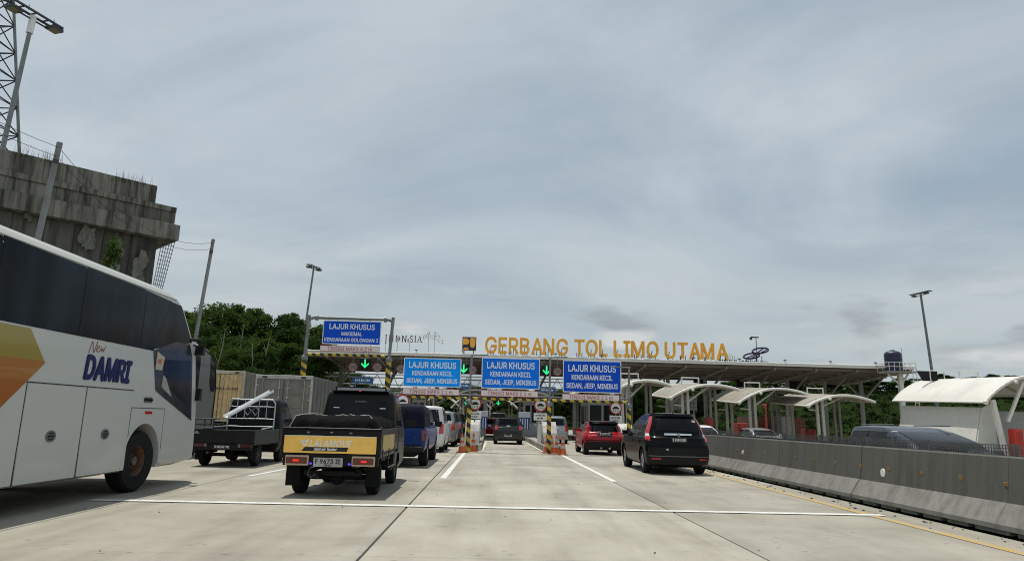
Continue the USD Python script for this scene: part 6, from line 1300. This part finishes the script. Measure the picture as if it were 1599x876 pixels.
def leaves(centres, n, r, size, seed, squash=.8):
    g = np.random.default_rng(seed); c = np.array(centres, float); k = g.integers(0, len(c), n); d = g.normal(size=(n, 3)); d /= np.linalg.norm(d, axis=1)[:, None]
    rr = np.broadcast_to(r, (len(c),))[k] if np.ndim(r) else np.full(n, r); p = c[k] + d * (rr * g.random(n) ** .45)[:, None] * (1, 1, squash)
    a = g.normal(size=(n, 3)) * (1, 1, .6); a /= np.linalg.norm(a, axis=1)[:, None]; b = np.cross(a, d + g.normal(size=(n, 3)) * .6); b /= np.maximum(np.linalg.norm(b, axis=1), 1e-6)[:, None]; s = size * g.uniform(.6, 1.25, n)[:, None]
    v = np.stack([p - a * s, p + b * s * .45, p + a * s, p - b * s * .45], 1).reshape(-1, 3); i = np.arange(n)[:, None] * 4
    return trimesh.Trimesh(v, np.vstack([i + (0, 1, 2), i + (0, 2, 3)]), process=False)
LEAF = leafmat('leaf', (.050, .088, .016), (.27, .32, .060), .42); LEAFD = leafmat('dark_leaf', (.036, .068, .016), (.17, .22, .045), .38); CONI = leafmat('needle', (.012, .028, .013), (.045, .078, .034), .15); DRY = leafmat('dry_grass', (.05, .055, .02), (.14, .13, .06))
BARK = mat('bark', (.10, .085, .065), .9, var=.35, scale=6); DBARK = mat('dark_bark', (.035, .032, .024), .9, var=.35, scale=6); PALEB = mat('pale_bark', (.26, .24, .20), .85, var=.25, scale=5)
P1 = thing('pier_plant', 'leafy bush hanging from the stained face of the concrete pier', 'plant', tuple(at(175, 395, 27.3)))
obj('foliage', leaves([(0, 0, 0), (.05, .05, .35), (-.1, .1, -.35), (.1, 0, -.1)], 700, .33, .07, 3, 1.3), LEAF, P1); obj('stem', tube((0, .35, .3), (0, 0, 0), .02), BARK, P1)
for k, (px, py, Y) in enumerate(((40, 240, 28.4), (75, 248, 28.9), (215, 285, 32.0), (190, 280, 31.3))):
    p = at(px, py, Y); q = thing('pier_weed', ['thin weeds sprouting on the pier top at the left edge', 'weeds on the pier top left of the first grey pole', 'dry weeds near the right end of the pier top', 'dry weed tuft left of the weeds near the right end of the pier top'][k], 'plant', tuple(p)); g = np.random.default_rng(k)
    obj('blades', [tube((a, b, -.15), (a + g.normal() * .08, b + g.normal() * .08, .1 + g.random() * .35), .008, .002, n=4) for a, b in g.normal(size=(26, 2)) * (.35, .15)], DRY, q)

# ------------------------------------------------------------------ lattice tower, light masts, poles and wires
YTW = 58.0; A, B = at(29, 235, 62.0), at(21, 0, 60.0)
for _ in range(8): hA = A[0] - (B[0] - 1.5); YTW = 62.0 - hA - 1.5; B = at(21, 0, 62.0 - hA + 1.5)
cx = B[0] - 1.5; sl = (hA - 1.5) / (A[2] - B[2]); hw_ = lambda z: max(1.5 + sl * (z - B[2]), .5)
t = thing('lattice_tower', 'tall steel lattice tower at the left edge behind the pier', 'tower', (cx, YTW + 1.5, 0)); Z = list(np.arange(0, 48, 2.6))
for sx in (-1, 1):
    for sy in (-1, 1): obj('leg', tube((sx * hw_(0), sy * hw_(0), 0), (sx * hw_(46.8), sy * hw_(46.8), 46.8), .16, .12, n=8), STL, t)
for a, b in zip(Z[:-1], Z[1:]):
    L = []; ha, hb = hw_(a), hw_(b)
    for s in (-1, 1):
        L += [tube((-ha, s * ha, a), (hb, s * hb, b), .055, n=6), tube((ha, s * ha, a), (-hb, s * hb, b), .055, n=6), tube((s * ha, -ha, a), (s * hb, hb, b), .055, n=6), tube((s * ha, ha, a), (s * hb, -hb, b), .055, n=6), tube((-hb, s * hb, b), (hb, s * hb, b), .06, n=6), tube((s * hb, -hb, b), (s * hb, hb, b), .06, n=6)]
    obj('lattice_bay', L, DST, t)
h_ = hw_(16); obj('bracket', [tube((hw_(17.5), -1, 17.6), (hw_(17.5) + .9, -1, 17.0), .04, n=6), tube((hw_(17.5), -1, 17.0), (hw_(17.5) + .9, -1, 17.0), .05, n=6)], STL, t)
obj('step_bolt', [tube((hw_(z), -hw_(z), z), (hw_(z) + .22, -hw_(z), z), .02, n=5) for z in np.arange(14, 46, .9)], STL, t)
LAMPG = mat('floodlight_glass', (.30, .27, .20), .2, coat=.6, var=.1)
def mast(label, lo, hi, Y, r0, r1, dirn, length, sleeve=False):
    a, b = at(*lo, Y), at(*hi, Y); g = a + (b - a) * (0 - a[2]) / (b[2] - a[2]); t = thing('light_mast', label, 'light mast', (g[0], Y, 0)); top = b - g
    cuts = [0, .34, .68, 1.0]
    for i in range(3): obj('mast_section', tube(top * cuts[i], top * cuts[i + 1], r0 + (r1 - r0) * cuts[i] + .008 * (i == 0), r0 + (r1 - r0) * cuts[i + 1], n=14), STL, t, smooth=50)
    if sleeve: obj('top_sleeve', tube(top * .955, top * 1.0, r1 + .05, n=14), WHT, t, smooth=50)
    d = np.array((*dirn, 0.0)); d /= np.linalg.norm(d); n = np.array((d[1], -d[0], 0)); h = length / 2; c = top + (0, 0, .12)
    obj('head_frame', [beam(c - d * h + n * .22, c + d * h + n * .22, .07, .09), beam(c - d * h - n * .22, c + d * h - n * .22, .07, .09)] + [beam(c + d * q - n * .22, c + d * q + n * .22, .05, .06) for q in (-h * .96, -h * .45, 0, h * .45, h * .96)] + [beam(c - d * h * .5 - (0, 0, .3), c + d * h * .5 - (0, 0, .3), .05, .06), beam(c - d * h * .5 - (0, 0, .3), c - d * h * .85, .05, .05), beam(c + d * h * .5 - (0, 0, .3), c + d * h * .85, .05, .05)] + [tube(c + d * q + (0, 0, .05), c + d * q + (0, 0, .3), .015, n=5) for q in (-.2 * h, .75 * h)], DST, t)
    for q in (-.62, .74):
        o = c + d * h * q + n * .12 * (1 if q > 0 else -1) - (0, 0, .12); e = obj('floodlight', beam(o - d * .26 - (0, 0, .10), o + d * .26 - (0, 0, .10), .52, .13), DST, t); obj('lamp_glass', beam(o - d * .22 - (0, 0, .175), o + d * .22 - (0, 0, .175), .44, .02), LAMPG, e); obj('yoke', [tube(o + d * .1 - (0, 0, .04), o + d * .1 + (0, 0, .14), .02, n=5), tube(o - d * .1 - (0, 0, .04), o - d * .1 + (0, 0, .14), .02, n=5)], DST, e)
mast('nearest tall light mast with twin floodlights at the upper left', (8, 215), (52, 26), 29.0, .135, .085, (.8, 2.4), 2.6, True)
mast('middle light mast rising left of the tall lorry gantry', (466, 585), (490, 418), 78.0, .15, .10, (.3, 1), 2.5)
mast('light mast standing behind the large white canopy at the right', (1455, 578), (1437.5, 459), 84.0, .20, .13, (-.12, 1), 3.4)
def pole(label, lo, hi, Y, r):
    a, b = at(*lo, Y), at(*hi, Y); g = a + (b - a) * (0 - a[2]) / (b[2] - a[2]); t = thing('concrete_pole', label, 'pole', (g[0], Y, 0)); top = b - g
    obj('shaft', tube((0, 0, 0), top, r * 1.25, r * .9, n=14), concrete('pole_concrete', (.24, .245, .24), (.10, .10, .10), .5, True, .8), t, smooth=50); obj('cap', tube(top * .985, top * 1.004, r * .98, n=14), STL, t, smooth=50); obj('band', tube(top * .93, top * .945, r * 1.0, n=14), DST, t); return b
T1 = pole('grey concrete pole in front of the concrete pier', (62, 360), (93, 225), 20.7, .088); T2 = pole('slender grey pole right of the concrete pier beside the trees', (305, 530), (333, 375), 32.0, .082)
T0 = T1 + (T1 - T2) * 1.0; T0[2] = T1[2] + .3
for k, (a, b, sag, lab) in enumerate(((T0, T1, .5, 'twin sagging wires from the upper left to the first grey pole'), (T1, T2, 1.0, 'twin sagging wires between the two grey poles'))):
    q = thing('overhead_wire', lab, 'wire')
    for o in (-.12, -.42): obj('wire', pipe([a + (b - a) * s + np.array([0, 0, o - 4 * sag * s * (1 - s)]) for s in np.linspace(0, 1, 14)], .008, 5), BLK, q)

# ------------------------------------------------------------------ hills and trees
def hz(X, Y, x0, x1, y0, y1, h): 
    s = np.clip((X - x0) / (x1 - x0), 0, 1); u = np.clip((Y - y0) / (y1 - y0), 0, 1); s, u = s * s * (3 - 2 * s), u * u * (3 - 2 * u); return h * s * u
GREEN = mat('grassy_slope', (.012, .022, .004), .95, var=.45, scale=.35, bump=.6, bscale=4, spec=.03)
def rightz(X, Y): return hz(X, Y, 24, 44, 62, 100, 6.5) + 1.0 * (fbm(np.stack([X * .12, Y * .12, X * 0], -1), 3, 2) - .5) * np.clip((Y - 62) / 10, 0, 1) - .06
def leftz(X, Y): return hz(-X, Y, 15, 30, 36, 80, 3.0) + .8 * (fbm(np.stack([X * .12, Y * .12, X * 0], -1), 3, 6) - .5) * np.clip((Y - 40) / 10, 0, 1) * np.clip((-X - 15) / 6, 0, 1) - .06
def farz(X, Y): return hz(X, Y, -200, -150, 112, 190, 9.0) - .04
obj('hill_right', sheet(22, 150, 60, 190, 0, 50, 50, rightz), GREEN, kind='structure'); obj('hill_left', sheet(-130, -14.5, 34, 160, 0, 46, 46, leftz), GREEN, kind='structure'); obj('hill_far', sheet(-220, 260, 112, 420, 0, 30, 30, farz), GREEN, kind='structure')
def tree(name, label, loc, scale, H, R, seed, leafm, n, size, lean=0.0, low=.25, bark=BARK, group=None, rot=0):
    g = np.random.default_rng(seed); t = thing(name, label, 'tree', loc, rot, group, scale=scale)
    pts = [np.array((0, 0, 0.0))]
    for k in range(1, 7): pts.append(np.array((g.normal() * .12 * k ** .5 + lean * k, g.normal() * .12 * k ** .5, H * .80 * k / 6)))
    r = np.linspace(.20, .05, 7) * H / 11; T = [tube(a, b, r[i], r[i + 1], n=8) for i, (a, b) in enumerate(zip(pts[:-1], pts[1:]))]; C, RR = [], []
    for k in range(22):
        f = low + (1 - low) * (k + g.random()) / 22; i = min(int(f * 6), 5); o = pts[i] + (pts[i + 1] - pts[i]) * (f * 6 - i); a = g.random() * 2 * math.pi
        env = math.sin(math.pi * min(max((f - low * .6) / (1.06 - low * .6), .02), 1)) ** .6; l = R * env * g.uniform(.45, 1.08); e = o + np.array((math.cos(a) * l, math.sin(a) * l, g.uniform(.05, .5) * l)); T.append(tube(o, e, r[i] * .5, .02, n=5))
        for q in np.linspace(.45, 1.0, 3): c = o + (e - o) * q + g.normal(size=3) * .15 * R; C.append(c); RR.append(R * g.uniform(.15, .30))
    for _ in range(5): C.append(pts[-1] + g.normal(size=3) * (.22 * R, .22 * R, .1 * R) + (0, 0, .12 * H * g.random())); RR.append(R * g.uniform(.12, .24))
    obj('trunk', T, bark, t); obj('crown', leaves(C, n, np.array(RR), size, seed + 50, .75), leafm, t); return t
def conifer(label, loc, scale, H, R, seed, group=None):
    g = np.random.default_rng(seed); t = thing('conifer', label, 'tree', loc, 0, group, scale=scale); C, RR, T = [], [], [tube((0, 0, 0), (0, 0, H * .97), .16, .02, n=8)]
    for k in range(30):
        f = .12 + .86 * k / 30
        for q in range(5): a = g.random() * 6.28; l = R * (1 - f) ** .8 * g.uniform(.5, 1.1); e = np.array((math.cos(a) * l, math.sin(a) * l, f * H - .18 * l)); T.append(tube((0, 0, f * H), e, .03, .008, n=4)); C += [e * (.6, .6, 1) + (0, 0, 0), e]; RR += [.12 * R + .25 * l * .5] * 2
    obj('trunk', T, BARK, t); obj('crown', leaves(C, 7000, np.array(RR), .16, seed + 9, .45), CONI, t); return t
def lz(x, y, f): return float(f(np.array(x), np.array(y)))
def place(px, top, Y, H, f): p = at(px, 640, Y); z = lz(p[0], Y, f) - .05; zt_ = at(px, top, Y)[2]; return (p[0], Y, z), (zt_ - z) / H
PROTO = {}
LT = [  # px, top, distance, kind, label
 (343, 470, 62, 'a', 'tallest broad tree on the left behind the slender grey pole'), (376, 474, 66, 'b', 'tree with pale bare twigs right of the tallest left tree'), (441, 484, 64, 'c', 'dense dark tree between the lorries and the middle light mast'), (470, 500, 70, 'a', 'tree directly behind the middle light mast'), (408, 522, 58, 'b', 'lower tree above the cream planked lorry doors'), (310, 500, 58, 'c', 'tree showing between the coach roof and the slender grey pole'), (288, 478, 74, 'b', 'tree top peeping past the right end of the concrete pier'),
 (503, 545, 78, 'c', 'tree behind the left post of the tall lorry gantry'), (455, 530, 54, 'b', 'bushy tree above the grey boxed lorry'), (360, 520, 52, 'c', 'bushy tree above the cream planked lorry'), (525, 572, 92, 'a', 'tree behind the left end of the long roof'), (335, 535, 48, 'a', 'young tree behind the front of the grey coach'), (400, 545, 47, 'c', 'young tree between the two boxed lorries'), (560, 585, 100, 'b', 'tree under the long roof behind the lorry lane arrow')]
for px, top, Y, k, lab in LT:
    p = at(px, 640, Y); z = lz(p[0], Y, leftz) - .05; H = {'a': 11.0, 'b': 10.0, 'c': 10.5}[k]; s = 1.06 * (at(px, top, Y)[2] - z) / H
    if k not in PROTO: PROTO[k] = tree('broad_tree', lab, (p[0], Y, z), s, H, {'a': 4.3, 'b': 3.7, 'c': 4.0}[k], {'a': 2, 'b': 5, 'c': 9}[k], {'a': LEAF, 'b': LEAF, 'c': LEAFD}[k], 24000, .15, low={'a': .16, 'b': .10, 'c': .12}[k], bark=DBARK)
    else: copy(PROTO[k], (p[0], Y, z), px * 7 % 360, lab, scale=(s * 1.05, s * 1.05, s))
CN = [(1371, 584, 100, 'tall pointed conifer under the water tank left of its tower'), (1400, 603, 104, 'pointed conifer directly right of the tallest one'), (1345, 606, 98, 'conifer at the right end of the long roof'), (1432, 608, 108, 'conifer between the tank tower and the large white canopy')]
for px, top, Y, lab in CN:
    p = at(px, 640, Y); z = lz(p[0], Y, rightz) - .05; s = (at(px, top, Y)[2] - z) / 9.0
    if 'n' not in PROTO: PROTO['n'] = conifer(lab, (p[0], Y, z), s, 9.0, 2.6, 4)
    else: copy(PROTO['n'], (p[0], Y, z), px * 5 % 360, lab, scale=(s * 1.2, s * 1.2, s))
for k, (px, top, Y, lab) in enumerate(((358, 505, 49, 'thin pale sapling stem before the trees above the cream planked lorry'), (388, 535, 46, 'thin forked sapling above the gap between the two boxed lorries'), (410, 525, 46.5, 'thin pale sapling left of the middle light mast'), (327, 512, 46, 'thin sapling beside the slender grey pole'))):
    p = at(px, 640, Y); z = lz(p[0], Y, leftz) - .05; H = at(px, top, Y)[2] - z; g = np.random.default_rng(k + 40); t = thing('sapling', lab, 'sapling', (p[0], Y, z)); q = [np.array((.35 * math.sin(k * 2 + i * .35) * i / 6 + g.normal() * .03, .05 * i, H * i / 6)) for i in range(7)]
    obj('stem', [pipe(q, .03, 6)] + [tube(q[i], q[i] + (s * .38, .1, .75), .018, .006, n=5) for i, s in ((3, 1), (4, -1), (4, .6), (5, -.8))], PALEB, t, smooth=40); obj('foliage', leaves(q[3:], 260, .55, .10, k, 1.1), LEAF, t)
rng = random.Random(21); kinds = ['a', 'b', 'c', 'c', 'n']
def belt(px0, px1, step, top, jit, Y0, Y1, f, label, group):
    px = px0
    while px < px1:
        Y = rng.uniform(Y0, Y1); k = rng.choice(kinds); p = at(px, 640, Y); z = lz(p[0], Y, f) - .05; H = {'a': 11.0, 'b': 10.0, 'c': 10.5, 'n': 9.0}[k]; s = (at(px, top + rng.uniform(-jit, jit), Y)[2] + .0 - z) / H; s = max(s, .3)
        w = max(s, .75) if k != 'n' else s * 1.25
        copy(PROTO[k], (p[0], Y, z), rng.uniform(0, 360), label, group, (w, w, s)); px += step * rng.uniform(.7, 1.3)
belt(1470, 1680, 20, 630, 9, 92, 104, rightz, 'dark tree of the row showing right of the large white canopy', 'trees right of the large white canopy')
belt(985, 1440, 17, 598, 8, 106, 122, lambda X, Y: rightz(X, Y) if X > 24 else farz(X, Y), 'dark tree of the belt showing between the long roof and the booth canopies', 'trees behind the right half of the long roof')
belt(560, 1000, 17, 606, 9, 122, 150, farz, 'dark tree of the belt far behind the toll lanes', 'trees far behind the toll lanes')
belt(250, 560, 22, 560, 14, 84, 110, leftz, 'tree of the thicket behind the left hand trees', 'thicket behind the left trees')
g = np.random.default_rng(77); n = 3600; X, Y = g.uniform(24, 110, n), g.uniform(63, 112, n); c = np.c_[X, Y, rightz(X, Y) + .15]
obj('undergrowth', leaves(c, 70000, g.uniform(.25, .85, n), .16, 5, .6), leafmat('scrub_leaf', (.009, .019, .004), (.042, .062, .010), .3), label='low scrub growing over the slope right of the toll plaza', cat='undergrowth', kind='stuff')
n = 700; X, Y = g.uniform(-60, -16, n), g.uniform(38, 85, n); c = np.c_[X, Y, leftz(X, Y) + .3]
obj('undergrowth', leaves(c, 14000, g.uniform(.4, 1.2, n), .18, 6, .7), LEAFD, label='low scrub growing under the left hand trees', cat='undergrowth', kind='stuff')
